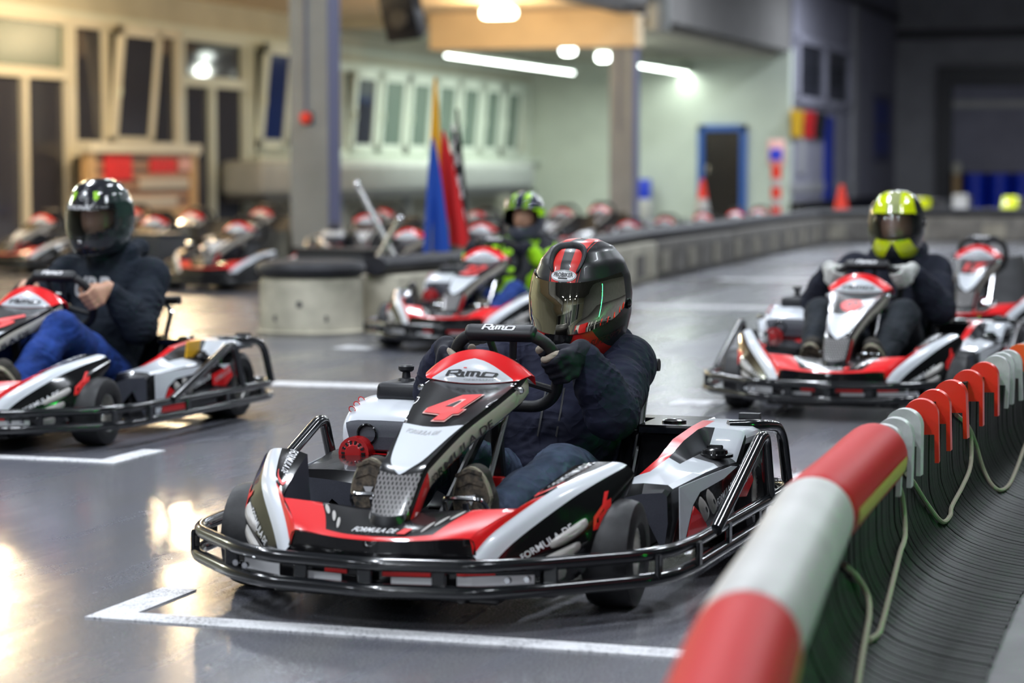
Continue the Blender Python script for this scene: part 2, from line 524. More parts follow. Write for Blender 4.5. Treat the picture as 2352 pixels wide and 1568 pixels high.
class Patch:
    """surface through a grid of control points; ev(u,v) with u along columns and v along rows, 0..1"""
    def __init__(s, rows, smooth_u=True, smooth_v=True):
        s.r = [[Vector(p) for p in row] for row in rows]; s.su = smooth_u; s.sv = smooth_v
    @staticmethod
    def _c(p, t, smooth):
        n = len(p) - 1
        t = min(max(t, 0.0), 1.0) * n
        i = min(int(t), n - 1); t -= i
        if not smooth or n < 2: return p[i].lerp(p[i + 1], t)
        p1, p2 = p[i], p[i + 1]
        p0 = p[i - 1] if i > 0 else p1 * 2 - p2
        p3 = p[i + 2] if i + 2 <= n else p2 * 2 - p1
        return 0.5 * (2 * p1 + (p2 - p0) * t + (2 * p0 - 5 * p1 + 4 * p2 - p3) * t * t + (3 * p1 - p0 - 3 * p2 + p3) * t ** 3)
    def ev(s, u, v):
        return s._c([s._c(row, u, s.su) for row in s.r], v, s.sv)
    def nrm(s, u, v):
        e = 0.01
        a = s.ev(min(u + e, 1), v) - s.ev(max(u - e, 0), v); b_ = s.ev(u, min(v + e, 1)) - s.ev(u, max(v - e, 0))
        n = a.cross(b_)
        return n.normalized() if n.length > 1e-12 else Vector((0, 0, 1))
    def build(s, mb, mat, nu, nv, matf=None):
        C_, R = len(s.r[0]) - 1, len(s.r) - 1
        rows = [[s.ev(j / (C_ * nu), i / (R * nv)) for j in range(C_ * nu + 1)] for i in range(R * nv + 1)]
        return mb.grid(rows, mat, matf=(lambda i, j: matf(i // nv, j // nu)) if matf else None)
    def decal(s, mb, shapes, mat, off=0.0015):
        """shapes: (verts2d in u,v, faces)"""
        v2, f = shapes
        return mb.add([s.ev(u, v) + s.nrm(u, v) * off for u, v in v2], f, mat)

# ---------- flat lettering and strokes as 2D meshes
_tc = {}
def text2d(txt, bold=0.0, shear=0.0):
    """mesh of a word, height about 1, left at 0"""
    key = (txt, bold, shear)
    if key in _tc: return _tc[key]
    cu = bpy.data.curves.new('lettering', 'FONT')
    cu.body = txt; cu.size = 1.38; cu.offset = bold; cu.shear = shear; cu.resolution_u = 3
    o = bpy.data.objects.new('lettering', cu); COL.objects.link(o)
    dg = bpy.context.evaluated_depsgraph_get(); dg.update()
    me = o.evaluated_get(dg).to_mesh()
    v = [(q.co.x, q.co.y) for q in me.vertices]; f = [tuple(p.vertices) for p in me.polygons]
    o.evaluated_get(dg).to_mesh_clear()
    bpy.data.objects.remove(o); bpy.data.curves.remove(cu)
    _tc[key] = (v, f)
    return v, f
def fit2d(shape, u0, v0, u1, v1, rot=0.0, flipu=False):
    v, f = shape
    xs = [a for a, _ in v]; ys = [b_ for _, b_ in v]
    x0, x1, y0, y1 = min(xs), max(xs), min(ys), max(ys)
    out = []
    for a, b_ in v:
        a = (a - x0) / (x1 - x0); b_ = (b_ - y0) / (y1 - y0)
        out.append((u0 + (u1 - u0) * a, v0 + (v1 - v0) * b_))
    return out, f
def strokes2d(lines, w):
    """poly-lines of constant width -> 2D quads (mitred)"""
    V, Fc = [], []
    for ln in lines:
        n = len(ln); L, R = [], []
        for i in range(n):
            p = Vector(ln[i]).to_2d() if not isinstance(ln[i], Vector) else ln[i]
            d0 = (Vector(ln[i]) - Vector(ln[i - 1])).normalized() if i > 0 else None
            d1 = (Vector(ln[i + 1]) - Vector(ln[i])).normalized() if i < n - 1 else None
            if d0 is None: d0 = d1
            if d1 is None: d1 = d0
            t = (d0 + d1); t = t.normalized() if t.length > 1e-6 else d1
            nn = Vector((-t.y, t.x)); k = max(0.45, nn.dot(Vector((-d1.y, d1.x))))
            L.append(p + nn * (w / 2 / k)); R.append(p - nn * (w / 2 / k))
        o = len(V); V += [tuple(q) for q in L + R]
        Fc += [(o + i, o + n + i, o + n + i + 1, o + i + 1) for i in range(n - 1)]
    return V, Fc
def poly2d(p): return list(p), [tuple(range(len(p)))]
def ellipse2d(cx, cy, rx, ry, n=28, r_in=None):
    o = [(cx + rx * math.cos(2 * math.pi * k / n), cy + ry * math.sin(2 * math.pi * k / n)) for k in range(n)]
    if r_in is None: return o, [tuple(range(n))]
    i = [(cx + rx * r_in * math.cos(2 * math.pi * k / n), cy + ry * r_in * math.sin(2 * math.pi * k / n)) for k in range(n)]
    return o + i, [(k, (k + 1) % n, n + (k + 1) % n, n + k) for k in range(n)]
# the angular maker's word mark on shield and steering wheel
RIMO = [[(0.0, 0.0), (0.16, 0.86), (0.2, 1.0), (0.78, 1.0), (0.86, 0.9), (0.80, 0.55), (0.70, 0.46), (0.22, 0.46)], [(0.50, 0.46), (0.72, 0.0), (0.9, 0.0)],
        [(1.05, 0.72), (0.95, 0.12), (1.0, 0.0), (1.12, 0.0)],
        [(1.25, 0.0), (1.36, 0.72), (1.95, 0.72), (2.0, 0.62), (1.9, 0.0)], [(1.66, 0.72), (1.55, 0.0)],
        [(1.9, 0.0), (2.25, 0.0)],
        [(2.35, 0.72), (3.0, 0.72), (3.05, 0.62), (2.95, 0.1), (2.85, 0.0), (2.3, 0.0), (2.22, 0.1), (2.30, 0.55), (2.35, 0.72)]]
def rimo2d(w=0.17): return strokes2d(RIMO, w)
# ------------------------------------------------------------------ the hall
def struct(o): return tag(o, kind='structure')
WX = -15.6            # window wall of the left bay
RY = 48.5             # wall with the blue door
GX = -9.8             # line of columns and of the grey wall behind
EY = 63.0             # end wall with the gate
mb = MB(); mb.add([(-32, -18, 0), (-.60, -18, 0), (-.60, 75, 0), (-32, 75, 0)], [(0, 1, 2, 3)], 'floor_mat'); struct(mb.obj('floor'))
mb = MB(); mb.add([(-.60, -18, 0), (12, -18, 0), (12, 75, 0), (-.60, 75, 0)], [(0, 1, 2, 3)], 'concrete_pale'); struct(mb.obj('floor'))
def slab(name, x0, x1, y0, y1, z0, z1, mat):
    mb = MB(); mb.box(((x0 + x1) / 2, (y0 + y1) / 2, (z0 + z1) / 2), (x1 - x0, y1 - y0, z1 - z0), mat); return struct(mb.obj(name, smooth=False))
slab('wall_left', WX - .3, WX, -18, RY + .3, 0, 7.0, 'wall_cream')
slab('wall_door', WX, GX, RY, RY + .3, 0, 3.6, 'wall_mint')
slab('wall_grey', GX - .3, GX, RY + .3, EY, 0, 7.0, 'wall_violet')
slab('wall_end', GX - .3, 12, EY, EY + .3, 0, 7.0, 'wall_grey')
slab('wall_right', 12, 12.3, -18, EY + .3, 0, 7.0, 'wall_grey')
slab('wall_back', -32, 12.3, -18.3, -18, 0, 7.0, 'wall_cream')
slab('ceiling', GX - .3, 12.3, -18.3, EY + .3, 6.6, 6.8, 'ceiling_dark')
slab('ceiling', WX - .3, GX - .3, -18, 36.4, 3.62, 3.8, 'beam_beige')
slab('ceiling', WX - .3, GX - .3, 36.4, RY + .3, 3.42, 3.8, 'ceiling_bay')
slab('wall_upper', GX - .3, GX, -18, RY, 3.55, 6.6, 'wall_upper')
slab('trim_1', -13.35, GX, 36.0, 36.45, 3.03, 3.62, 'beam_beige')
slab('trim_2', GX - .02, GX + .10, -18, EY, 5.05, 5.2, 'metal_dark')
slab('trim_3', GX, 12, EY - .12, EY, 4.55, 4.8, 'metal_dark')
slab('trim_4', WX, WX + .05, -18, RY, 3.12, 3.2, 'frame_white')
slab('baseboard_end', GX + .02, GX + .3, RY, EY, 0, .35, 'rubber')
# pilaster on the grey wall
slab('trim_5', GX, GX + .08, 56.0, 56.6, 0, 7.0, 'wall_grey')
slab('trim_6', GX, GX + .04, RY + .02, 56, 0.55, 0.75, 'wall_grey')

def column(px0, px1, d, w, dep, top):
    c = at((px0 + px1) / 2, HORIZON + FPX * CAM_H / d, 2, 0.0)
    o = slab('column', c.x - w / 2, c.x + w / 2, c.y, c.y + dep, 0, top, 'column_paint')
    mb = MB(); mb.box((c.x + w / 2 + .004, c.y + dep / 2, top / 2), (.008, dep - .01, top - .02), 'blue_and_side_light'); mb.obj('blue_lit_face', o, smooth=False)  # thin sheet colours this side as if lit blue
    mb = MB(); mb.tube([(c.x - .03, c.y - .012, top - .02), (c.x - .03, c.y - .012, 1.65)], .012, 'blue_and_side_light', 8); mb.obj('cable', o)
    return c
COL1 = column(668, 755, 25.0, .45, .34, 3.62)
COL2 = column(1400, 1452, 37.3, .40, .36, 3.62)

def wp(px, py, off=0.0): return at(px, py, 0, WX + off)
wn = [0]
def window(px0, px1, z0, z1, uprights, rails, panes, mat='frame_cream', bar=.10):
    """window or glazed door on the left wall. uprights: px of posts; rails: heights; panes: (px0, px1, z0, z1, glass)"""
    wn[0] += 1
    y = lambda p: wp(p, HORIZON).y
    mb = MB()
    def post(p, a, b_, w=bar): mb.box((WX + .05, y(p), (a + b_) / 2), (.10, w, b_ - a), mat)
    def rail(a, b_, z, h=bar): mb.box((WX + .05, (y(a) + y(b_)) / 2, z), (.09, abs(y(b_) - y(a)), h), mat)
    rail(px0, px1, z1 - bar / 2); 
    if z0 > .2: rail(px0, px1, z0 + bar / 2)
    for u in uprights: post(u[0], u[1] if len(u) > 1 else z0, u[2] if len(u) > 2 else z1)
    for r_ in rails: rail(*r_)
    o = mb.obj('window_%d' % wn[0], smooth=False); struct(o)
    for (a, b_, c_, d_, g) in panes:
        pb = MB(); pb.box((WX + .018, (y(a) + y(b_)) / 2, (c_ + d_) / 2), (.02, abs(y(b_) - y(a)), d_ - c_), g); pb.obj('pane', o, smooth=False)
    return o
def sash(win, px0, px1, z0, z1, lean, glass, mat, bar=.09):
    """sash tilted into the room at the top"""
    y0, y1 = wp(px0, HORIZON).y, wp(px1, HORIZON).y
    ang = math.atan2(lean, z1 - z0); c = Vector((WX + .12, (y0 + y1) / 2, z0)); h = z1 - z0; w = y1 - y0
    R = Euler((0, ang, 0)).to_matrix()
    mb = MB()
    for (yy, zz, sy, sz) in ((-w / 2 + bar / 2, h / 2, bar, h), (w / 2 - bar / 2, h / 2, bar, h), (0, bar / 2, w, bar), (0, h - bar / 2, w, bar)):
        mb.box(R @ Vector((0, yy, zz)) + c, (.07, sy, sz), mat, rot=(0, ang, 0))
    mb.box(R @ Vector((.05, -w / 2 + bar / 2, h * .45)) + c, (.05, .03, .14), 'frame_white', rot=(0, ang, 0))
    s_ = mb.obj('tilted_sash', win, smooth=False)
    mb = MB(); mb.box(R @ Vector((0, 0, h / 2)) + c, (.02, w - bar, h - bar), glass, rot=(0, ang, 0)); mb.obj('pane', s_, smooth=False)
ZS, ZT = 1.30, 3.12
w1 = window(-110, 152, .0, ZT, [(-100,), (48, 0, 2.30), (148,)], [(-110, 152, 2.32, .14)], [(-100, 44, .1, 2.25, 'glass_dark'), (52, 142, .1, 2.25, 'glass_dark'), (-100, 142, 2.4, 3.02, 'glass_green')], bar=.13)
w2 = window(152, 408, ZS, ZT, [(158,), (236,), (330,), (402,)], [], [(164, 231, 1.4, 3.02, 'glass_dark'), (242, 325, 1.4, 3.02, 'glass_dark'), (336, 396, 1.4, 3.02, 'glass_dark')], 'frame_cream', .14)
sash(w2, 236, 332, ZS + .06, ZT - .05, .17, 'glass_dark', 'frame_cream', .15)
w3 = window(404, 566, .0, ZT, [(410,), (480, 0, 2.35), (557,)], [(404, 566, 2.38, .16)], [(418, 474, .1, 2.3, 'glass_dark'), (487, 549, .1, 2.3, 'glass_dark'), (418, 549, 2.46, 3.02, 'glass_dark')], 'frame_white', .14)
w4 = window(566, 680, ZS, ZT, [(572,), (640,), (676,)], [], [(578, 634, 1.4, 3.02, 'glass_dark'), (645, 672, 1.4, 3.02, 'glass_green')], 'frame_white', .14)
sash(w4, 574, 640, ZS + .06, ZT - .05, .17, 'glass_blue', 'frame_white', .17)
ps = [782, 846, 912, 972, 1030, 1083, 1132, 1178, 1205]
w5 = window(700, 1208, 1.25, 2.92, [(p,) for p in ps], [], [(700, 776, 1.35, 2.8, 'glass_dark')] + [(a + 9, b_ - 7, 1.35, 2.8, 'glass_dark' if i == 0 else 'glass_green') for i, (a, b_) in enumerate(zip(ps[:-2], ps[1:-1]))], 'frame_white', .15)
for i, (a, b_) in enumerate(zip(ps[:-2], ps[1:-1])):
    sash(w5, a + 5, b_ - 3, 1.34, 2.80, .12, 'glass_dark' if i == 0 else 'glass_green', 'frame_white', .15)
slab('trim_7', WX, WX + .35, wp(152, HORIZON).y, wp(408, HORIZON).y, 1.22, 1.30, 'frame_cream')
slab('trim_8', WX, WX + .25, wp(566, HORIZON).y, RY, 1.18, 1.27, 'frame_white')

# blue door in the mint wall
def rp(px, py): return at(px, py, 1, RY)
a, b_ = rp(1605, 287), rp(1716, 287)
mb = MB(); fw_ = .13
mb.box((a.x + fw_ / 2, RY - .05, a.z / 2), (fw_, .1, a.z), 'blue_paint'); mb.box((b_.x - fw_ / 2, RY - .05, a.z / 2), (fw_, .1, a.z), 'blue_paint'); mb.box(((a.x + b_.x) / 2, RY - .05, a.z - fw_ / 2), (b_.x - a.x, .1, fw_), 'blue_paint')
d1 = struct(mb.obj('door_1', smooth=False))
mb = MB(); mb.box(((a.x + b_.x) / 2, RY - .02, (a.z - fw_) / 2), (b_.x - a.x - 2 * fw_, .03, a.z - fw_), 'door_dark'); mb.obj('door_leaf', d1, smooth=False)
mb = MB(); mb.box((a.x + .22, RY - .06, 1.05), (.04, .06, .16), 'steel'); mb.obj('door_handle', d1, smooth=False)

# window, blue post and poster on the grey wall, gate in the end wall
def gp(px, py): return at(px, py, 0, GX)
a, b_ = gp(1826, 130), gp(1946, 238)
mb = MB(); yy0, yy1, zz0, zz1 = a.y, b_.y, 2.55, 3.85
for (y_, w_) in ((yy0, .3), ((yy0 + yy1) / 2, .3), (yy1, .3)): mb.box((GX + .05, y_, (zz0 + zz1) / 2), (.1, w_, zz1 - zz0), 'wall_violet')
for z_ in (zz0, zz1): mb.box((GX + .05, (yy0 + yy1) / 2, z_), (.1, yy1 - yy0 + .3, .16), 'wall_violet')
g = struct(mb.obj('window_6', smooth=False))
for q in (0, 1):
    mb = MB(); mb.box((GX + .02, yy0 + (yy1 - yy0) * (.25 + .5 * q), (zz0 + zz1) / 2), (.03, (yy1 - yy0) / 2 - .3, zz1 - zz0 - .1), 'glass_dark'); mb.obj('pane', g, smooth=False)
y0 = gp(1897, HORIZON).y
slab('trim_9', GX, GX + .12, y0 - .35, y0 + .35, .35, 2.25, 'blue_deep')
y0 = gp(1838, HORIZON).y
slab('trim_10', GX, GX + .05, y0 - .35, y0 + .35, .95, 2.1, 'wall_grey')
def ep(px, py): return at(px, py, 1, EY)
a, b_ = ep(2190, 190), ep(2420, 400)
mb = MB()
mb.box((a.x - .2, EY - .15, 1.9), (.4, .3, 3.8), 'metal_dark'); mb.box((b_.x + 2.2, EY - .15, 1.9), (.4, .3, 3.8), 'metal_dark'); mb.box(((a.x + b_.x + 2) / 2, EY - .18, 3.55), (b_.x + 2 - a.x, .36, .5), 'metal_dark')
gt = struct(mb.obj('door_2', smooth=False))
for k in range(12):
    z = .95 + .195 * k
    mb = MB(); mb.box(((a.x + b_.x + 2) / 2, EY - .06, z + .0925), (b_.x + 2 - a.x, .05, .185), 'wall_violet' if k != 9 else 'tube_white'); mb.obj('shutter_slat', gt, smooth=False)
mb = MB(); mb.box(((a.x + b_.x + 2) / 2, EY - .02, .48), (b_.x + 2 - a.x, .03, .95), 'dark_void'); mb.obj('gate_opening', gt, smooth=False)

# back wall behind the camera: unseen panes and pillars, added for the visor to mirror
wb = MB()
for k in range(9): wb.box((-22 + 3.6 * k, -17.9, 1.9), (.25, .2, 3.8), 'frame_white')
wb.box((-9, -17.9, 3.6), (46, .2, .3), 'frame_white'); wb.box((-9, -17.9, 1.0), (46, .2, .2), 'frame_white')
wo = struct(wb.obj('window_7', smooth=False))
for k in range(8):
    mb = MB(); mb.box((-20.2 + 3.6 * k, -17.96, 2.3), (3.2, .06, 2.3), 'glass_dark' if k % 3 else 'glass_green'); mb.obj('pane', wo, smooth=False)
for k in range(3): slab('column', -5.2 + 3.9 * k, -4.8 + 3.9 * k, -11.5, -11.1, 0, 6.6, 'column_paint')
def rbox(mb, c, size, mat, r=0.01, seg=2, rot=None, taper=None):
    """box with rounded edges"""
    bm = bmesh.new()
    bmesh.ops.create_cube(bm, size=1.0)
    for v in bm.verts:
        v.co = Vector((v.co.x * size[0], v.co.y * size[1], v.co.z * size[2]))
        if taper and v.co.z > 0: v.co.x *= taper[0]; v.co.y *= taper[1]
    bmesh.ops.bevel(bm, geom=list(bm.edges), offset=r, segments=seg, profile=0.5, affect='EDGES')
    R = Euler(rot).to_matrix() if rot else Matrix.Identity(3)
    bm.verts.index_update()
    mb.add([R @ v.co + Vector(c) for v in bm.verts], [tuple(v.index for v in f.verts) for f in bm.faces], mat)
    bm.free()
    return mb
def strip2d(lo, hi, t0, t1, n, m=6):
    """2D grid between curves lo(t), hi(t) in u, over v=t0..t1"""
    v = []; f = []
    for i in range(n + 1):
        t = t0 + (t1 - t0) * i / n
        a, b_ = lo(t), hi(t)
        v += [(a + (b_ - a) * j / m, t) for j in range(m + 1)]
    for i in range(n):
        for j in range(m):
            k = i * (m + 1) + j
            f.append((k, k + 1, k + m + 2, k + m + 1))
    return v, f

# ------------------------------------------------------------------ the rental kart, built once, its meshes shared by every kart
# kart space: origin on the floor under the middle of the front axle, nose towards -y, driver's left +x
SPEC = []          # (key, object name, mesh, parent key, label, detail level)
def part(key, name, mb, parent=None, label=None, lod=1, **k):
    SPEC.append((key, name, mb.mesh(name, **k) if isinstance(mb, MB) else mb, parent, label, lod))

def both(fn):
    for s in (1, -1): fn(s)

# bumper rings
half = [(0.0, -0.452), (0.26, -0.412), (0.37, -0.335), (0.572, -0.125), (0.612, -0.04), (0.632, 0.12), (0.648, 1.2), (0.60, 1.30), (0.3, 1.325), (0.0, 1.325)]
def ring(z0, z1, out=0.0):
    L = [(x + (out if x > 0.1 else 0), y - (out if y < 0 else -out if y > 1.25 else 0)) for x, y in half]
    pts = [Vector((x, y, z0 + (z1 - z0) * (y + 0.45) / 1.78)) for x, y in L]
    full = pts + [Vector((-p.x, p.y, p.z)) for p in reversed(pts[1:-1])]
    return fillet(full, 0.05, 5, True)
mb = MB(); mb.tube(ring(0.152, 0.135), 0.0165, 'black_tube', 12, True); part('bump', 'bumper_tube', mb)
mb = MB(); mb.tube(ring(0.093, 0.082, 0.006), 0.0165, 'black_tube', 12, True); part('bump2', 'bumper_tube', mb)
posts = [(0.0, -0.452), (0.17, -0.426), (0.40, -0.31), (0.60, -0.10), (0.648, 0.10), (0.648, 0.42), (0.648, 0.78), (0.648, 1.12)]
for i, (x, y) in enumerate(posts):
    for s in ((1,) if x == 0 else (1, -1)):
        mb = MB(); rbox(mb, (s * x, y + 0.004, 0.121), (0.034, 0.012, 0.06) if y < -0.3 else (0.012, 0.034, 0.06), 'black_tube', 0.003, 1)
        part('bpost', 'bumper_bracket', mb, lod=2)
for s in (1, -1):
    for (x, y) in ((0.325, -0.385), (0.362, -0.357)):
        mb = MB(); mb.lathe([(0.0, -0.012), (0.0075, -0.012), (0.0075, 0.0), (0.0, 0.0)], (s * x, y, 0.122), 'chrome', 'y', 8); part('bolt', 'bolt', mb, lod=3)
# side guard hoops and rear guard hoops
for s in (1, -1):
    mb = MB()
    mb.tube(fillet([(s * .645, 0.29, 0.150), (s * .648, 0.80, 0.325), (s * .650, 0.85, 0.325), (s * .648, 0.93, 0.145)], 0.055, 6), 0.0165, 'black_tube', 12)
    part('hoop', 'side_guard_hoop', mb)
    mb = MB()
    mb.tube(fillet([(s * .52, 0.97, 0.335), (s * .60, 1.02, 0.335), (s * .625, 1.19, 0.315), (s * .632, 1.255, 0.14)], 0.07, 6), 0.0165, 'black_tube', 12)
    part('hoop2', 'rear_guard_hoop', mb)
# wheels
def wheel(R, w, rr):
    h = w / 2
    mb = MB()
    prof = [(rr, -h * .72), (rr + .012, -h * .95), (R - .028, -h), (R - .006, -h * .86), (R, -h * .55), (R + .001, 0), (R, h * .55), (R - .006, h * .86), (R - .028, h), (rr + .012, h * .95), (rr, h * .72)]
    mb.lathe(prof, (0, 0, 0), 'tyre_rubber', 'x', 36)
    ri = MB()
    ri.lathe([(rr + .006, -h * .8), (rr, -h * .78), (rr - .006, -h * .3), (rr - .004, h * .25), (rr - .001, h * .72), (rr + .006, h * .80)], (0, 0, 0), 'rim_metal', 'x', 28)
    ri.lathe([(rr - .005, h * .05), (rr * .55, h * .12), (rr * .45, h * .42), (rr * .2, h * .46), (0.0, h * .46)], (0, 0, 0), 'rim_metal', 'x', 28)
    for k in range(3):
        a = 2 * math.pi * k / 3
        ri.ball((h * .46, rr * .33 * math.cos(a), rr * .33 * math.sin(a)), 0.007, 'chrome', 8, 5)
    return mb, ri
ft, fr = wheel(0.130, 0.125, 0.064); rt_, rrm = wheel(0.141, 0.185, 0.068)
def moved(mb, off, flip, steer=0.0):
    o = MB(); o.mats = list(mb.mats); o.m = list(mb.m)
    k = -1 if flip else 1
    cs, sn = math.cos(steer), math.sin(steer)
    o.v = [(k * x * cs - y * sn + off[0], k * x * sn + y * cs + off[1], z + off[2]) for x, y, z in mb.v]; o.f = [tuple(reversed(f)) if flip else f for f in mb.f]
    return o
for s in (1, -1):
    k = 'wf%d' % s
    part(k, 'wheel', moved(ft, (s * .468, 0, .130), s < 0, .05), label='slick black front tyre')
    part(k + 'r', 'rim', moved(fr, (s * .468, 0, .130), s < 0, .05), k)
    k = 'wr%d' % s
    part(k, 'wheel', moved(rt_, (s * .50, 1.06, .141), s < 0), label='wide slick black rear tyre')
    part(k + 'r', 'rim', moved(rrm, (s * .50, 1.06, .141), s < 0), k)
    mb = MB()
    rbox(mb, (s * .395, 0.0, .13), (0.03, 0.05, 0.10), 'red_plastic', 0.006, 1); mb.tube([(s * .40, 0, .13), (s * .47, 0, .13)], 0.012, 'chrome', 10)
    mb.tube([(s * .38, .0, .085), (s * .25, -.02, .08)], 0.012, 'red_plastic', 8)
    part('knuckle', 'steering_knuckle', mb, lod=2, label='red steering knuckle')
mb = MB(); mb.tube([(-.42, 1.06, .141), (.42, 1.06, .141)], 0.015, 'chrome', 10); part('axle', 'rear_axle', mb, lod=2)

# floor tray and frame rails
mb = MB(); rbox(mb, (0, 0.30, 0.058), (0.56, 1.26, 0.014), 'black_panel', 0.004, 1); part('tray', 'floor_tray', mb)
for s in (1, -1):
    mb = MB(); mb.tube(fillet([(s * .20, -.36, .07), (s * .28, -.1, .07), (s * .33, .3, .07), (s * .33, 1.22, .07)], .08), 0.015, 'black_tube', 8); part('rail', 'frame_rail', mb, lod=2)

# front fairing
F_C = [(0, -.412, .199), (.11, -.392, .202), (.218, -.347, .204)]
def fair(s):
    mb = MB()
    P1 = Patch([[(0, -.392, .062), (.11, -.372, .062), (.215, -.33, .062), (.262, -.300, .062)], [(0, -.413, .13), (.11, -.393, .13), (.222, -.350, .13), (.255, -.348, .128)], [(0, -.412, .199), (.11, -.392, .202), (.218, -.347, .204), (.228, -.352, .168)]])
    P1.build(mb, 'black_gloss', 5, 4)
    # top deck: red frame round a black middle
    P2 = Patch([[(0, -.412, .199), (.07, -.404, .2005), (.127, -.387, .2025), (.218, -.347, .204)],
                [(0, -.398, .207), (.07, -.388, .208), (.133, -.362, .212), (.235, -.318, .223)],
                [(0, -.33, .222), (.08, -.325, .226), (.160, -.300, .236), (.265, -.275, .244)],
                [(0, -.235, .240), (.10, -.235, .247), (.191, -.245, .256), (.296, -.235, .262)]], True, True)
    P2.build(mb, 'black_panel', 4, 4, lambda i, j: 'red_paint' if (i == 0 or j == 2) else 'black_panel')
    # pod: inner top band, white stripe, outer face
    seam = [(.218, -.347, .204), (.242, -.308, .228), (.296, -.235, .262), (.325, -.11, .298), (.352, .04, .332)]
    inn = [(.228, -.352, .168), (.262, -.300, .216), (.345, -.169, .288), (.392, -.055, .318), (.438, .075, .340)]
    out = [(.255, -.348, .128), (.302, -.283, .190), (.388, -.158, .268), (.435, -.045, .305), (.476, .080, .332)]
    low = [(.262, -.300, .062), (.330, -.245, .075), (.420, -.155, .095), (.455, -.10, .17), (.488, .070, .285)]
    mid = [(.268, -.338, .098), (.335, -.272, .135), (.428, -.160, .185), (.462, -.07, .245), (.492, .080, .312)]
    P3 = Patch([[a, tuple((Vector(a) + Vector(b_)) / 2 + Vector((0, 0, .004))), b_] for a, b_ in zip(seam, inn)])
    P3.build(mb, 'red_paint', 3, 5, lambda i, j: 'red_paint' if i < 2 else 'black_gloss')
    P4 = Patch([[a, tuple((Vector(a) + Vector(b_)) / 2 + Vector((.002, -.003, .003))), b_] for a, b_ in zip(inn, out)])
    P4.build(mb, 'white_paint', 3, 5)
    P5 = Patch([[a, b_, c_] for a, b_, c_ in zip(out, mid, low)])
    P5.build(mb, 'black_gloss', 4, 5)
    # inner wall and rear end of the pod
    inw = [(a[0] - .012, a[1] + .01, .07) for a in seam]
    MBw = Patch([[tuple(b_), tuple(a)] for a, b_ in zip(seam[2:], inw[2:])], False, True); MBw.build(mb, 'grey_plastic', 2, 5)
    Patch([[(0, -.215, .07), (.19, -.225, .07), (.285, -.225, .07)], [(0, -.235, .240), (.191, -.245, .256), (.296, -.235, .262)]], False, False).build(mb, 'black_plastic', 2, 2)
    Patch([[inw[4], (.44, .02, .10)], [seam[4], inn[4]]], False, False).build(mb, 'grey_plastic', 2, 2)
    Patch([[(.44, .02, .10), (.452, -.09, .11)], [inn[4], out[4]], ], False, False).build(mb, 'black_plastic', 2, 2)
    Patch([[low[2], (.44, -.1, .12)], [low[3], (.45, .0, .2)], [low[4], out[4]]], False, False).build(mb, 'black_plastic', 2, 2)
    D = []
    # prints on the pod
    d = MB()
    for (uc, vc, hu, hv) in ((.84, .27, .125, .155), (.56, .37, .085, .125), (.36, .47, .075, .105)):
        n = 20; vv = []; ff = []
        for k in range(n):
            a = 2 * math.pi * k / n
            vv.append((uc + hu * math.copysign(abs(math.cos(a)) ** .6, math.cos(a)), vc + hv * math.copysign(abs(math.sin(a)) ** .7, math.sin(a))))
        base = [P5.ev(u, v) for u, v in vv]; nn = [P5.nrm(u, v) for u, v in vv]
        c0 = P5.ev(uc, vc); cn = P5.nrm(uc, vc)
        sgn = 1 if cn.x > 0 else -1
        rows = [[b_ + q * .001 * sgn for b_, q in zip(base, nn)], [c0.lerp(b_, .72) + cn * .009 * sgn for b_ in base], [c0.lerp(b_, .35) + cn * .012 * sgn for b_ in base]]
        d.grid(rows, 'pipe_print', True); o = len(d.v); d.add(rows[2], [tuple(range(n))], 'pipe_print')
    D.append(('exhaust_print', d, None))
    d = MB()
    off5 = .002 if P5.nrm(.3, .5).x > 0 else -.002
    D_ = [d]
    def put(shape, u0, v0, u1, v1, mat, swap=True):
        vv, ff = fit2d(shape, 0, 0, 1, 1)
        # word runs along v (up the pod); letter height across u
        P5.decal(D_[0], ([(u1 + (u0 - u1) * b_, (v0 + (v1 - v0) * a) if s > 0 else (v1 + (v0 - v1) * a)) for a, b_ in vv], ff), mat, off5)
    put(text2d('FORMULA DE', .01), .24, .24, .35, .48, 'print_white')
    D.append(('pod_lettering', d, None)); d = MB(); D_[0] = d
    sS = strokes2d([[(1.0, .95), (.72, .5), (.15, .45), (.05, .2), (.3, .05), (.7, .05)], [(.95, .55), (.75, .2), (.35, .25)], [(1.0, .5), (.98, .2), (.8, .0)]], .2)
    put(sS, .22, .60, .62, .80, 'print_red')
    D.append(('pod_emblem', d, None))
    d = MB()
    off3 = .002 if P3.nrm(.5, .8).z > 0 else -.002
    vv, ff = fit2d(text2d('FORMULA DE', .015), 0, 0, 1, 1)
    P3.decal(d, ([(.30 + .34 * ((b_) if s > 0 else (1 - b_)), .98 - .30 * a) for a, b_ in vv], ff), 'print_white', off3)
    vv, ff = strokes2d([[(.5 + .33 * math.cos(a), .66 - .09 * math.sin(a)) for a in np.linspace(-.25, math.pi + .25, 12)]], .04)
    P3.decal(d, (vv, ff), 'print_red', off3)
    D.append(('pod_badge', d, None))
    # pale vents next to the black deck
    off2 = .002 if P2.nrm(.5, .5).z > 0 else -.002
    for (u, v) in ((.63, .82), (.565, .69), (.50, .56)):
        d = MB(); vv, ff = ellipse2d(0, 0, .021, .125, 16)
        P2.decal(d, ([(u + a, v + b_) for a, b_ in vv], ff), 'pipe_print', off2); D.append(('vent_print', d, None))
    if s < 0:
        mb = mb.mirrored(); D = [(n_, q.mirrored(), l_) for n_, q, l_ in D]
    return mb, D
fL, dL = fair(1); fR, dR = fair(-1)
part('fair', 'front_fairing', fL.join(fR), recalc=False, angle=28, label='black front fairing with red deck and white side stripes')
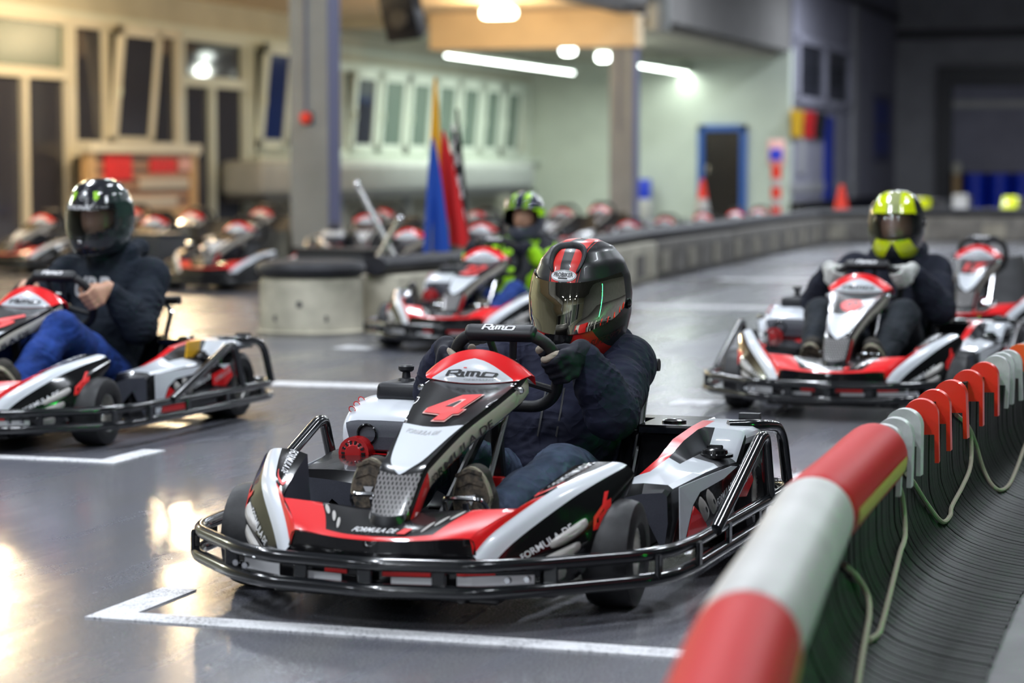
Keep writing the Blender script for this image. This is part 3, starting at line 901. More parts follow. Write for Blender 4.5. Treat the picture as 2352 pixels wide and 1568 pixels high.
for (n_, d, l_) in dL + dR: part('fdec', n_, d, 'fair', lod=2, smooth=False, weld=False)
# lettering in the middle of the deck
P2c = Patch([[(-.08, -.395, .2085), (.08, -.395, .2085)], [(-.08, -.34, .2215), (.08, -.34, .2215)]], False, False)
d = MB(); P2c.decal(d, fit2d(text2d('FORMULA DE', .02, .25), .12, .25, .80, .72), 'print_white', .003); P2c.decal(d, poly2d([(.82, .2), (.95, .2), (1.0, .8), (.87, .8)]), 'print_red', .003)
part('fdec', 'deck_lettering', d, 'fair', lod=3, smooth=False, weld=False)
# red and white bar stickers behind the bumper
BARS = []
for (x0, x1, z0, z1, mt) in ((-.37, -.25, .098, .128, 'print_white'), (-.205, -.075, .098, .118, 'print_white'), (-.12, -.06, .120, .134, 'print_red'), (.03, .14, .120, .134, 'print_red'), (.05, .15, .098, .118, 'print_white'), (.2, .36, .100, .122, 'print_white'), (.2, .28, .124, .134, 'print_red')):
    pts = []
    for x in np.linspace(x0, x1, 6):
        ax = abs(x); y = -.415 + (.19 * ax if ax < .22 else .042 + .55 * (ax - .22))
        pts.append((x, y - .008))
    d = MB(); d.grid([[(x, y, z0) for x, y in pts], [(x, y, z1) for x, y in pts]], mt); BARS.append((d, 'red bar sticker' if mt == 'print_red' else 'white bar sticker'))
lip = MB()
pts = []
for x in np.linspace(-.40, .40, 21):
    ax = abs(x); y = -.415 + (.19 * ax if ax < .22 else .042 + .55 * (ax - .22)); pts.append((x, y - .004))
lip.grid([[(x, y + .03, .062) for x, y in pts], [(x, y, .072) for x, y in pts], [(x, y, .142) for x, y in pts], [(x, y + .03, .150) for x, y in pts]], 'black_gloss')
part('lip', 'front_lip', lip)
for d, lb in BARS: part('lipd', 'bar_sticker', d, 'lip', lod=2, smooth=False, weld=False, label=lb)

# nose shield carrying the number
rowsY = [(-.318, .208, .034), (-.304, .240, .046), (-.228, .328, .055), (-.172, .356, .060), (-.004, .416, .080), (.145, .458, .104), (.286, .498, .124)]
SH = Patch([[(s * w, y + .009 * s * s, z + .011 * s * s - .004 * abs(s) ** 6) for s in (-1, -.75, -.4, 0, .4, .75, 1)] for y, z, w in rowsY])
mb = MB()
SH.build(mb, 'black_panel', 3, 5, lambda i, j: 'nose_mesh' if i == 1 else 'black_plastic' if i == 0 else 'black_panel')
# rounded black foot of the nose
foot = [[Vector((.04 * c * math.sin(a) * 1.0, -.29 - .045 * c * math.cos(a), z)) for a in np.linspace(-2.0, 2.0, 17)] for (c, z) in ((.0, .190), (.95, .192), (1.15, .204), (1.15, .226), (.98, .244))]
mb.grid(foot, 'black_plastic')
# side skirts
for s in (0, 1):
    rows = []
    for k in range(25):
        v = k / 24
        e = SH.ev(s, v); sg = 1 if s else -1
        g = min(1.0, v * 3 + .25)
        rows.append([e, e + Vector((sg * .006, .004, -.012)), e + Vector((sg * .007, .012, -.030 * g)), e + Vector((sg * .004, .022, -.052 * g)), e + Vector((sg * -.002, .028, -.060 * g))])
    e = rows[-1]
    rows.append([p + Vector((0, .055, .018)) for p in e])
    mb.grid(rows, 'black_gloss', matf=lambda i, j: 'black_gloss' if j in (0, 3) else ('red_paint' if i < 9 else 'print_beige') if i > 3 else 'black_gloss')
part('nose', 'nose_shield', mb, angle=40, label='tall nose shield with perforated foot and side skirts')
d = MB()
tong = lambda t: .49 * max(0.0, (t - .333) / .335) ** .6
SH.decal(d, strip2d(lambda t: .5 - tong(t), lambda t: .5 + tong(t), .334, .668, 24, 8), 'white_paint', .0016)
part('nosew', 'white_panel', d, 'nose', weld=False, label='white tongue shaped panel')
d = MB()
SH.decal(d, fit2d(text2d('FORMULA DE', .02, .25), .18, .625, .68, .645), 'print_grey', .0028)
part('nosel', 'small_lettering', d, 'nose', lod=3, smooth=False, weld=False)
# skirt lettering
for s in (0, 1):
    d = MB()
    sg = 1 if s else -1
    vv, ff = fit2d(text2d('FORMULA DE', .015), 0, 0, 1, 1)
    out = []
    for a, b_ in vv:
        v = (.42 + .38 * a) if s else (.80 - .38 * a)
        e = SH.ev(s, v)
        out.append(e + Vector((sg * .0085, .012 + .010 * (1 - b_), -.032 - .020 * (1 - b_) + .002)))
    d.add(out, ff, 'print_black')
    part('skl', 'skirt_lettering', d, 'nose', lod=3, smooth=False, weld=False)
# arched lip with the maker's mark
def arch(k, s):
    lo = Vector((s * .126, .287 + .010 * s * s, .499 + .011 * s * s)); hi = Vector((s * .144, .338 + .006 * s * s, .584 - .064 * abs(s) ** 2.1))
    p = lo.lerp(hi, k); p.y -= .012 * math.sin(math.pi * k) * (1 - .5 * s * s)
    return p
ss = [q / 10 for q in range(-10, 11)]
LIP = Patch([[arch(k, s) for s in ss] for k in (0, .25, .5, .75, 1.0)], True, True)
mb = MB(); LIP.build(mb, 'red_paint', 1, 3)
mb.grid([[arch(1.0, s) for s in ss], [arch(1.0, s) + Vector((0, .03, -.006)) for s in ss], [arch(1.0, s) + Vector((0, .04, -.03)) for s in ss]], 'red_paint')
part('lipn', 'shield_lip', mb, 'nose', label='red arched lip of the nose shield')
d = MB()
def lens(t): return .44 * max(0.0, 1 - (t / .735) ** 1.75) ** .72
LIP.decal(d, strip2d(lambda t: .5 - lens(t), lambda t: .5 + lens(t), .015, .734, 16, 14), 'white_paint', .0016)
part('lensw', 'white_lens', d, 'nose', weld=False, lod=1)
d = MB()
sh = rimo2d(.19)
def lipput(shape, u0, v0, u1, v1, mat): LIP.decal(d, fit2d(shape, u0, v0, u1, v1), mat, .0036)
lipput(sh, .22, .20, .77, .42, 'print_black')
lipput(poly2d([(0, 0), (1, 0), (1.1, 1), (.1, 1)]), .41, .45, .445, .475, 'print_red')
lipput(text2d('GERMANY', .0, .2), .42, .10, .75, .15, 'print_grey')
part('rimo', 'brand_lettering', d, 'nose', lod=2, smooth=False, weld=False)
# support struts, column, pedals
for s in (1, -1):
    mb = MB(); mb.tube([(s * .085, .10, .18), (s * .105, .27, .44)], .0075, 'chrome', 8); part('strut', 'chrome_strut', mb, lod=2)
    mb = MB(); mb.lathe([(0, .0), (.010, .0), (.010, -.008), (.0, -.011)], (s * .134, .285, .486), 'chrome', 'y', 10); part('bolt', 'bolt', mb, lod=3)
    mb = MB()
    x = s * .12
    mb.tube(fillet([(x - .055, -.085, .225), (x - .05, -.12, .262), (x + .05, -.12, .262), (x + .055, -.085, .225)], .02), .006, 'chrome', 8)
    mb.tube([(x, -.10, .25), (x, -.05, .07)], .008, 'chrome', 8)
    part('pedal', 'pedal', mb, lod=2)
mb = MB(); mb.tube([(0, -.05, .12), (0, .55, .47)], .013, 'black_plastic', 10); rbox(mb, (.06, .33, .30), (.03, .03, .22), 'black_plastic', .006, 1, rot=(.2, 0, 0)); rbox(mb, (-.06, .33, .30), (.03, .03, .22), 'black_plastic', .006, 1, rot=(.2, 0, 0))
part('col', 'steering_column', mb, lod=2)
mb = MB(); rbox(mb, (.055, .30, .235), (.07, .03, .05), 'red_plastic', .008, 2); part('brk', 'red_bracket', mb, lod=3)
# steering wheel
SWC = Vector((0, .585, .51)); SWU = Vector((0, -.482, .876)); SWN = Vector((0, .876, .482))
def sw(a, b_, c_=0.0): return SWC + Vector((a, 0, 0)) + SWU * b_ + SWN * c_
ol = [(-.085, .118), (.085, .118), (.137, .075), (.146, .0), (.122, -.08), (.075, -.118), (-.075, -.118), (-.122, -.08), (-.146, .0), (-.137, .075)]
mb = MB(); mb.tube(fillet([sw(a, b_) for a, b_ in ol], .04, 5, True), .0165, 'rubber', 12, True); part('sw', 'steering_wheel', mb, label='black rubber steering wheel with flat top')
PAN, PAU = Vector((0, -.75, .66)), Vector((0, .66, .75)); PAC = sw(0, .118, .0)
mb = MB(); rbox(mb, PAC, (.20, .042, .040), 'black_plastic', .014, 3, rot=(math.atan2(.75, .66), 0, 0)); part('swpad', 'wheel_pad', mb, 'sw')
d = MB()
vv, ff = fit2d(rimo2d(.22), -.050, -.006, .045, .014)
d.add([PAC + PAN * .0212 + PAU * v + Vector((u, 0, 0)) for u, v in vv], ff, 'print_white')
part('swl', 'wheel_lettering', d, 'sw', lod=2, smooth=False, weld=False)
mb = MB()
rbox(mb, sw(0, .0, -.012), (.07, .014, .09), 'black_panel', .004, 1, rot=(.5, 0, 0))
for s in (1, -1):
    mb.tube([sw(s * .02, .02, -.01), sw(s * .035, .11, -.004)], .010, 'black_plastic', 8); mb.tube([sw(s * .02, -.02, -.01), sw(s * .125, -.06, -.004)], .010, 'black_plastic', 8)
part('swh', 'wheel_hub', mb, 'sw', lod=2)

# side pods
def side(s):
    mb = MB()
    # stations along y: inner foot, inner top, ridge, platform, outer edge, outer foot
    # (y, inner x/z, ridge x/z, platform x/z, outer x/z, foot z)
    st = [(.345, .36, .20, .40, .215, .44, .225, .505, .23, .075), (.365, .365, .238, .40, .246, .44, .25, .515, .248, .075), (.50, .39, .252, .42, .262, .46, .262, .53, .255, .075),
          (.60, .415, .285, .445, .288, .475, .272, .545, .262, .075), (.70, .43, .325, .46, .322, .485, .278, .555, .264, .075), (.86, .435, .338, .46, .335, .49, .28, .568, .258, .075),
          (.895, .435, .340, .47, .339, .50, .338, .585, .332, .292), (1.02, .435, .343, .47, .343, .52, .341, .60, .335, .292), (1.15, .44, .335, .47, .335, .52, .333, .592, .325, .292), (1.18, .44, .30, .47, .30, .52, .30, .58, .298, .292)]
    if s < 0:
        st = [(y, .285, min(zi, .262 if y > .45 else zi), .33, min(zr, .262 if y > .45 else zr), .42, min(zp, .265), xo, min(zo, .262) if y < .88 else zo, fz) for (y, xi, zi, xr, zr, xp, zp, xo, zo, fz) in st]
    rows = []
    for (y, xi, zi, xr, zr, xp, zp, xo, zo, fz) in st:
        fz = min(fz, zo - .012)
        rows.append([Vector(p) for p in ((xi - .006, y, min(fz, zi - .01)), (xi, y, zi), (xr, y, zr), (xp, y, zp), (xo - .012, y, zo), (xo, y + .002, zo - .010), (xo + .003, y, (zo + fz) / 2), (xo - .008, y, fz))])
    # refine along y
    ref = []
    for i in range(len(rows) - 1):
        n = 3
        for k in range(n): ref.append([rows[i][j].lerp(rows[i + 1][j], k / n) for j in range(8)])
    ref.append(rows[-1])
    def mf(i, j):
        i //= 3
        if s < 0 and i < 5 and j in (1, 2, 3): return 'black_gloss' if (i < 2 and j < 3) or j == 3 else 'red_paint' if (i == 2 and j == 1) or i == 3 else 'white_paint' if j == 1 else 'black_gloss'
        if j == 0: return 'black_plastic'
        if j == 1: return 'black_gloss' if i < 1 else 'white_paint' if i < 2 else 'red_paint' if i < 7 else 'white_paint'
        if j == 2: return 'black_gloss' if i < 1 else 'white_paint' if i < 3 else 'black_plastic' if i in (3, 4, 5) else 'white_paint' if i < 8 else 'black_gloss'
        if j in (3, 4): return 'black_plastic' if i < 1 else 'white_paint' if i < 3 else 'black_plastic' if i == 4 else 'white_paint' if i < 8 else 'black_gloss'
        return 'white_paint' if i in (6, 7) and j == 5 else 'grey_plastic' if i > 6 else 'black_panel'
    mb.grid(ref, 'black_panel', matf=mf)
    c0 = sum(rows[0], Vector()) / 8; c1 = sum(rows[-1], Vector()) / 8
    mb.grid([[rows[0][j] for j in range(8)], [c0] * 8], 'grey_plastic')
    mb.grid([[rows[-1][j] for j in range(8)], [c1] * 8], 'grey_plastic')
    D = []
    def fr_(y, z, w):
        y += .085
        return Vector((.526 + .107 * (y - .345) + .006 * math.sin(math.pi * min(max((z - .075) / .18, 0), 1)) + w, y, z))
    def flat(d, poly, mat, w=.003):
        d.prism([(y, z) for y, z in poly], lambda a, b_, c_: fr_(a, b_, c_), .002, mat, off=w - .002)
    d = MB(); flat(d, [(.283, .243), (.50, .247), (.69, .249), (.735, .243), (.62, .224), (.43, .212), (.372, .186), (.335, .13), (.318, .085), (.290, .085)], 'white_paint'); D.append(('white_panel', d))
    d = MB(); flat(d, [(.330, .085), (.352, .14), (.380, .182), (.45, .145), (.492, .11), (.50, .085)], 'red_paint'); D.append(('red_panel', d))
    d = MB(); flat(d, [(.70, .205), (.835, .235), (.86, .19), (.80, .152), (.705, .162)], 'red_paint'); flat(d, [(.752, .244), (.845, .24), (.80, .222)], 'white_paint', .0035); D.append(('sticker', d))
    d = MB()
    for k in (0, 1):
        y0, z0 = .405 + .06 * k, .192 + .012 * k
        vv = []
        for q in range(16):
            a = 2 * math.pi * q / 16
            p, r_ = .045 * math.copysign(abs(math.cos(a)) ** .6, math.cos(a)), .019 * math.copysign(abs(math.sin(a)) ** .7, math.sin(a))
            vv.append((y0 + .045 + p * .75 + r_ * .55, z0 - .028 - p * .66 + r_ * .8))
        cc = (sum(a for a, _ in vv) / 16, sum(b_ for _, b_ in vv) / 16)
        d.grid([[fr_(a, b_, .003) for a, b_ in vv], [fr_(cc[0] + (a - cc[0]) * .7, cc[1] + (b_ - cc[1]) * .7, .010) for a, b_ in vv], [fr_(cc[0] + (a - cc[0]) * .25, cc[1] + (b_ - cc[1]) * .25, .012) for a, b_ in vv]], 'pipe_print', True)
    D.append(('exhaust_print', d))
    for (y0, z0, L, h, sl, mt) in ((.545, .158, .135, .021, .26, 'print_white'), (.715, .172, .12, .020, .30, 'print_grey')):
        d = MB(); vv, ff = fit2d(text2d('FORMULA DE', .01), 0, 0, 1, 1)
        d.add([fr_(y0 + L * (a if s > 0 else 1 - a), z0 + h * b_ + sl * L * (a if s > 0 else 1 - a), .0075) for a, b_ in vv], ff, mt)
        D.append(('side_lettering', d))
    d = MB(); d.box((.535, 1.185, .325), (.06, .03, .05), 'black_plastic'); d.box((.535, 1.203, .325), (.05, .008, .045), 'tail_dark'); D.append(('tail_light', d))
    if s < 0:
        mb = mb.mirrored(); D = [(a, b_.mirrored()) for a, b_ in D]
    return mb, D
for s in (1, -1):
    mb, D = side(s)
    k = 'pod%d' % s
    part(k, 'side_pod', mb, angle=32, label='side pod in black, white and red')
    for (n_, d) in D:
        if n_ == 'exhaust_print' or True: part(k + n_, n_, d, k, lod=2, smooth=(n_ == 'exhaust_print'), weld=False)
mb = MB(); mb.lathe([(.050, .0), (.050, .008), (.036, .010), (.034, .018), (.026, .022), (.0, .026)], (.523, .80, .270), 'black_gloss', 'z', 20); rbox(mb, (.523, .80, .296), (.045, .010, .012), 'black_gloss', .003, 1); part('cap', 'filler_cap', mb, 'pod1', lod=2)
# engine on the driver's right
mb = MB()
hull = []
for (y, z0, z1, x0, x1) in ((.615, .275, .310, -.485, -.285), (.628, .268, .355, -.50, -.272), (.69, .262, .395, -.508, -.268), (.80, .262, .412, -.508, -.268), (.93, .262, .395, -.505, -.268), (.96, .268, .34, -.495, -.278)):
    xm = (x0 + x1) / 2; hw = (x1 - x0) / 2; row = []
    for q in range(20):
        a = 2 * math.pi * q / 20
        cx_, cz_ = math.copysign(abs(math.cos(a)) ** .45, math.cos(a)), math.copysign(abs(math.sin(a)) ** .45, math.sin(a))
        row.append(Vector((xm + hw * cx_, y, (z0 + z1) / 2 + (z1 - z0) / 2 * cz_)))
    hull.append(row)
fine = [catmull([hull[i][q] for i in range(len(hull))], 3) for q in range(20)]
rows = [[fine[q][i] for q in range(20)] for i in range(len(fine[0]))]
mb.grid(rows, 'grey_plastic', True, matf=lambda i, j: 'grey_plastic' if (i < 3 and not (8 <= j <= 10)) else 'white_paint' if (1 <= j <= 10) else 'black_gloss' if j in (0, 11) else 'grey_plastic')
mb.add(rows[0], [tuple(range(20))], 'grey_plastic'); mb.add(rows[-1], [tuple(reversed(range(20)))], 'grey_plastic')
part('eng', 'engine_cover', mb, label='white and grey engine cover')
mb = MB(); mb.lathe([(.030, -.004), (.026, -.006), (.023, .01), (.0, .011)], (-.420, .612, .318), 'black_gloss', 'y', 18); part('engh', 'exhaust_hole', mb, 'eng', lod=2)
for k, (x, y) in enumerate(((-.528, .68), (-.536, .72), (-.538, .76))):
    d = MB(); c = Vector((-.482, .655 + k * .035, .376 + .010 * k))
    vv, ff = ellipse2d(0, 0, .013, .013, 18, .72)
    d.add([c + Vector((u * .8 - v * .0, -v * .45, v * .8 + .004)) for u, v in vv], ff, 'print_red')
    vv, ff = ellipse2d(0, 0, .0092, .0092, 14)
    d.add([c + Vector((u * .8, -v * .45 - .0005, v * .8 + .004)) for u, v in vv], ff, 'print_white')
    part('engd', 'warning_sticker', d, 'eng', lod=3, smooth=False, weld=False)
mb = MB(); rbox(mb, (-.375, .80, .426), (.135, .15, .05), 'black_plastic', .014, 3, taper=(.94, .94)); part('tank', 'fuel_tank', mb, lod=1)
mb = MB(); mb.lathe([(.026, .478), (.022, .487), (.013, .489), (.011, .505), (.018, .507), (.0225, .512), (.0225, .521), (.018, .525), (.0, .526)], (-.375, .80, -.029), 'black_plastic', 'z', 18); part('knob', 'tank_cap', mb, 'tank', lod=1)
mb = MB()
for k in range(7):
    y = .575 + k * .008
    mb.lathe([(.0, y - .002), (.045, y - .002), (.045, y + .002), (.0, y + .002)], (-.445, 0, .268), 'red_plastic', 'y', 20)
mb.lathe([(.035, .572), (.038, .575), (.038, .632), (.0, .632)], (-.445, 0, .268), 'red_plastic', 'y', 20); mb.lathe([(.0, .566), (.022, .566), (.028, .572), (.036, .574)], (-.445, 0, .268), 'red_plastic', 'y', 20)
for k in range(14):
    a = 2 * math.pi * k / 14
    mb.box((-.445 + .028 * math.cos(a), .5705, .268 + .028 * math.sin(a)), (.014, .004, .0055), 'black_gloss', rot=(0, -a, 0))
part('fan', 'fan_housing', mb, lod=2, label='finned red fan housing')

# seat
prof = [(.47, .145), (.52, .105), (.62, .080), (.74, .078), (.85, .10), (.915, .17), (.965, .29), (1.005, .40), (1.03, .485)]
sxo = .025
rows = []
for i, (y, z) in enumerate(prof):
    t = i / (len(prof) - 1)
    w = .205 + .02 * math.sin(t * math.pi) - (.03 * max(0, t - .8) / .2)
    side_up = .11 * math.sin(min(1, t * 1.5) * math.pi * .62) * (1 - .55 * max(0, (t - .55) / .45))
    fwd = .09 * max(0, (t - .45) / .55) * (1.15 - t)
    rows.append([Vector((sxo + w * q, y - fwd * abs(q) ** 3 * 2.2, z + (side_up if t < .6 else side_up * .35) * abs(q) ** 3)) for q in (-1.06, -1, -.85, -.55, 0, .55, .85, 1, 1.06)])
seat = [[c_ for c_ in catmull(r, 3)] for r in rows]
seat = [list(r) for r in zip(*[catmull(col, 3) for col in zip(*seat)])]
mb = MB(); mb.grid(seat, 'black_plastic')
bk = [[p + Vector((0, .012, -.008)) for p in r] for r in seat]; mb.grid([list(reversed(r)) for r in bk], 'black_plastic')
part('seat', 'seat', mb, angle=60, label='black bucket seat')
for s in (1, -1):
    mb = MB(); mb.tube(fillet([(sxo + s * .235, .82, .08), (sxo + s * .24, .95, .27), (sxo + s * .235, 1.06, .45), (sxo + s * .20, 1.07, .475)], .03), .011, 'chrome' if s > 0 else 'black_tube', 10)
    part('spost', 'seat_post', mb, lod=2)
    mb = MB(); mb.tube([(sxo + s * .20, 1.07, .490), (sxo + s * .27, 1.07, .492)], .018, 'rubber', 12); part('spad', 'seat_grip', mb, lod=2)
# rear deck
mb = MB()
def ring_box(x0, x1, y0, y1, z0, z1, mt): rbox(mb, ((x0 + x1) / 2, (y0 + y1) / 2, (z0 + z1) / 2), (x1 - x0, y1 - y0, z1 - z0), mt, .006, 1)
ring_box(-.44, .44, 1.08, 1.17, .31, .338, 'black_gloss'); ring_box(.275, .44, .90, 1.09, .31, .338, 'black_gloss'); ring_box(-.44, -.275, .97, 1.09, .31, .338, 'black_gloss')
ring_box(-.40, .40, 1.13, 1.16, .16, .315, 'black_plastic')
part('deck', 'rear_deck', mb)
for s in (1, -1):
    mb = MB(); mb.box((s * .34, .66, .066), (.19, .62, .012), 'black_plastic'); mb.box((s * .34, .965, .19), (.18, .012, .25), 'black_plastic'); mb.box((s * .425, .66, .15), (.008, .6, .17), 'black_plastic'); part('tub', 'shade_panel', mb, lod=2, smooth=False)  # black sheets added for the shaded void between seat, pods and deck
mb = MB(); mb.lathe([(.035, .336), (.035, .344), (.02, .348), (.0, .349)], (.36, .99, 0), 'black_gloss', 'z', 18); part('deckc', 'deck_cap', mb, 'deck', lod=3)

# numbers
def number_mesh(txt):
    d = MB()
    if txt == '4':
        big = [(0.0, .30), (.16, .44), (.66, .78), (1.02, .78), (.80, .30), (.92, .30), (.86, .13), (.72, .13), (.66, 0.0), (.30, 0.0), (.36, .13), (.03, .13)]
        # red outline body with a paler border and a dark counter
        o2 = [(0.0, .42), (.55, 1.0), (1.0, 1.0), (.83, .44), (.95, .44), (.90, .22), (.76, .22), (.70, 0.0), (.33, 0.0), (.40, .22), (-.03, .22)]
        sh1 = fit2d(poly2d(o2), .245, .70, .745, .905)
        i2 = [(a * .42 + c * .58, b_ * .42 + d_ * .58) for (a, b_), (c, d_) in zip([(.09, .41), (.57, .93), (.92, .93), (.75, .38), (.88, .38), (.85, .28), (.70, .28), (.64, .06), (.42, .06), (.49, .28), (.06, .28)], o2)]
        xs = lambda a: .245 + (a + .03) / 1.03 * .5
        ys = lambda b_: .70 + b_ * .205
        SH.decal(d, sh1, 'print_pink', .0024)
        SH.decal(d, ([(xs(a), ys(b_)) for a, b_ in i2], [tuple(range(len(i2)))]), 'print_red', .0050)
        c2 = [(.33, .44), (.62, .79), (.72, .79), (.60, .44)]
        SH.decal(d, ([(xs(a), ys(b_)) for a, b_ in c2], [(0, 1, 2, 3)]), 'print_pink', .0060)
        c3 = [(.41, .495), (.60, .72), (.665, .72), (.575, .495)]
        SH.decal(d, ([(xs(a), ys(b_)) for a, b_ in c3], [(0, 1, 2, 3)]), 'print_black', .0070)
    elif txt == '9':
        SH.decal(d, ellipse2d(.5, .80, .20, .085, 24), 'print_red', .003)
        SH.decal(d, fit2d(text2d('9', .03, .3), .40, .74, .60, .86), 'print_black', .004)
    else:
        SH.decal(d, fit2d(text2d(txt, .06, .25), .22, .71, .78, .90), 'print_red', .003)
    return d.mesh('number', smooth=False, weld=False)
NUM = {}
def make_kart(loc, rz, number, label, lod=3, scale=1.0, group=None, name='racing_kart', cat='kart'):
    root = empty(name, loc, rz, scale)
    tag(root, label, cat, group)
    made = {}
    for (key, nm, me, par, lab, lv) in SPEC:
        if lv > lod: continue
        if par and par not in made: continue
        o = bpy.data.objects.new(nm, me)
        link(o, made[par] if par else root)
        if lab: o['label'] = lab
        made.setdefault(key, o)
    if number:
        if number not in NUM: NUM[number] = number_mesh(number)
        o = bpy.data.objects.new('number', NUM[number]); link(o, made['nose'])
        o['label'] = 'red race number ' + number
    return root
# ------------------------------------------------------------------ drivers: soft bodies from blended round cones, meshed with surface nets
class Soft:
    def __init__(s, voxel=0.008, k=0.02): s.p = []; s.h = voxel; s.k = k; s.cut = []; s.wr = []
    def cone(s, a, b_, ra, rb, k=None): s.p.append((np.array(a, float), np.array(b_, float), ra, rb, k or s.k, None)); return s
    def chain(s, pts, rs, k=None):
        for i in range(len(pts) - 1): s.cone(pts[i], pts[i + 1], rs[i], rs[i + 1], k)
        return s
    def ell(s, c, r, rot=(0, 0, 0), k=None): s.p.append((np.array(c, float), np.array(r, float), max(r), 0, k or s.k, np.array(Euler(rot).to_matrix().transposed()))); return s
    def clip(s, point, normal): s.cut.append((np.array(point, float), np.array(normal, float))); return s
    def wrinkle(s, c, rad, direction, wave, amp): s.wr.append((np.array(c, float), rad, np.array(direction, float) / np.linalg.norm(direction), wave, amp)); return s
    def build(s, mat):
        h = s.h; lo = np.full(3, 1e9); hi = np.full(3, -1e9)
        for (a, b_, ra, rb, k, R) in s.p:
            if R is None: l, u = np.minimum(a, b_) - max(ra, rb), np.maximum(a, b_) + max(ra, rb)
            else: l, u = a - ra, a + ra
            lo = np.minimum(lo, l); hi = np.maximum(hi, u)
        lo -= 4 * h; hi += 4 * h
        n = np.ceil((hi - lo) / h).astype(int) + 1
        D = np.full(n, 0.2, np.float32)
        ax = [lo[i] + h * np.arange(n[i]) for i in range(3)]
        for (a, b_, ra, rb, k, R) in s.p:
            m_ = k + 3 * h
            if R is None: l, u = np.minimum(a, b_) - max(ra, rb) - m_, np.maximum(a, b_) + max(ra, rb) + m_
            else: l, u = a - ra - m_, a + ra + m_
            i0 = np.maximum(((l - lo) / h).astype(int), 0); i1 = np.minimum(((u - lo) / h).astype(int) + 2, n)
            sl = tuple(slice(i0[q], i1[q]) for q in range(3))
            Xg, Yg, Zg = np.meshgrid(*[ax[q][sl[q]] for q in range(3)], indexing='ij')
            P = np.stack([Xg - a[0], Yg - a[1], Zg - a[2]], -1)
            if R is None:
                d = b_ - a; L2 = float(d @ d) + 1e-12
                t = np.clip((P @ d) / L2, 0, 1)
                q = P - t[..., None] * d
                f = np.sqrt((q * q).sum(-1)) - (ra + (rb - ra) * t)
            else:
                Q = P @ R.T
                k0 = np.sqrt(((Q / b_) ** 2).sum(-1)); k1 = np.sqrt(((Q / (b_ * b_)) ** 2).sum(-1)) + 1e-9
                f = k0 * (k0 - 1) / k1
            o = D[sl]
            hh = np.clip(0.5 + 0.5 * (o - f) / k, 0, 1)
            D[sl] = o + (f - o) * hh - k * hh * (1 - hh)
        if s.wr or s.cut:
            Xg, Yg, Zg = np.meshgrid(*ax, indexing='ij')
            for (c, rad, dr, wave, amp) in s.wr:
                dx, dy, dz = Xg - c[0], Yg - c[1], Zg - c[2]
                r2 = (dx * dx + dy * dy + dz * dz) / rad ** 2
                w = np.exp(-r2 * 2.2)
                ph = (dx * dr[0] + dy * dr[1] + dz * dr[2]) / wave * 2 * np.pi
                wv = np.sin(ph + 2.6 * np.sin(dx * 15 + dz * 21 + c[0] * 40) + 2.0 * np.sin(dy * 19 - dx * 27 + c[2] * 30))
                D += (amp * w * (np.abs(wv) * 1.5 - .75) * (.6 + .4 * np.sin(dx * 33 + dy * 21 - dz * 26))).astype(np.float32)
            for (p, nn) in s.cut:
                nn = nn / np.linalg.norm(nn)
                D = np.maximum(D, ((Xg - p[0]) * nn[0] + (Yg - p[1]) * nn[1] + (Zg - p[2]) * nn[2]).astype(np.float32))
        return nets(D, lo, h, mat)

def nets(D, lo, h, mat):
    """surface nets -> MB"""
    S = D < 0
    nx, ny, nz = D.shape
    c = np.zeros((nx - 1, ny - 1, nz - 1), np.int8)
    for i in (0, 1):
        for j in (0, 1):
            for k in (0, 1): c += S[i:nx - 1 + i, j:ny - 1 + j, k:nz - 1 + k]
    act = np.argwhere((c > 0) & (c < 8))
    idx = np.full(c.shape, -1, np.int64); idx[tuple(act.T)] = np.arange(len(act))
    acc = np.zeros((len(act), 3)); cnt = np.zeros(len(act))
    corners = [(i, j, k) for i in (0, 1) for j in (0, 1) for k in (0, 1)]
    for a in corners:
        for q in range(3):
            if a[q]: continue
            b_ = list(a); b_[q] = 1
            va = D[act[:, 0] + a[0], act[:, 1] + a[1], act[:, 2] + a[2]]; vb = D[act[:, 0] + b_[0], act[:, 1] + b_[1], act[:, 2] + b_[2]]
            m_ = (va < 0) != (vb < 0)
            t = np.where(m_, va / np.where(m_, va - vb, 1), 0)
            p = np.tile(np.array(a, float), (len(act), 1)); p[:, q] += t
            acc[m_] += p[m_]; cnt[m_] += 1
    V = (act + acc / cnt[:, None]) * h + lo
    faces = []
    for q in range(3):
        r1, r2 = (q + 1) % 3, (q + 2) % 3
        sl0 = [slice(None)] * 3; sl1 = [slice(None)] * 3
        sl0[q] = slice(0, D.shape[q] - 1); sl1[q] = slice(1, D.shape[q])
        A, B = S[tuple(sl0)], S[tuple(sl1)]
        e = np.argwhere(A != B)
        e = e[(e[:, r1] > 0) & (e[:, r2] > 0) & (e[:, r1] < D.shape[r1] - 1) & (e[:, r2] < D.shape[r2] - 1)]
        inside = S[tuple(e.T)]
        def cell(d1, d2):
            t = e.copy(); t[:, r1] += d1; t[:, r2] += d2
            return idx[tuple(t.T)]
        quad = np.stack([cell(-1, -1), cell(0, -1), cell(0, 0), cell(-1, 0)], 1)
        quad = np.where(inside[:, None], quad, quad[:, ::-1])
        faces.append(quad)
    Fq = np.concatenate(faces)
    Fq = Fq[(Fq >= 0).all(1)]
    mb = MB(); mb.v = [tuple(p) for p in V.tolist()]; mb.f = [tuple(f) for f in Fq.tolist()]; mb.mi(mat); mb.m = [0] * len(mb.f)
    return mb

def vlerp(a, b_, t): return tuple(x + (y - x) * t for x, y in zip(a, b_))

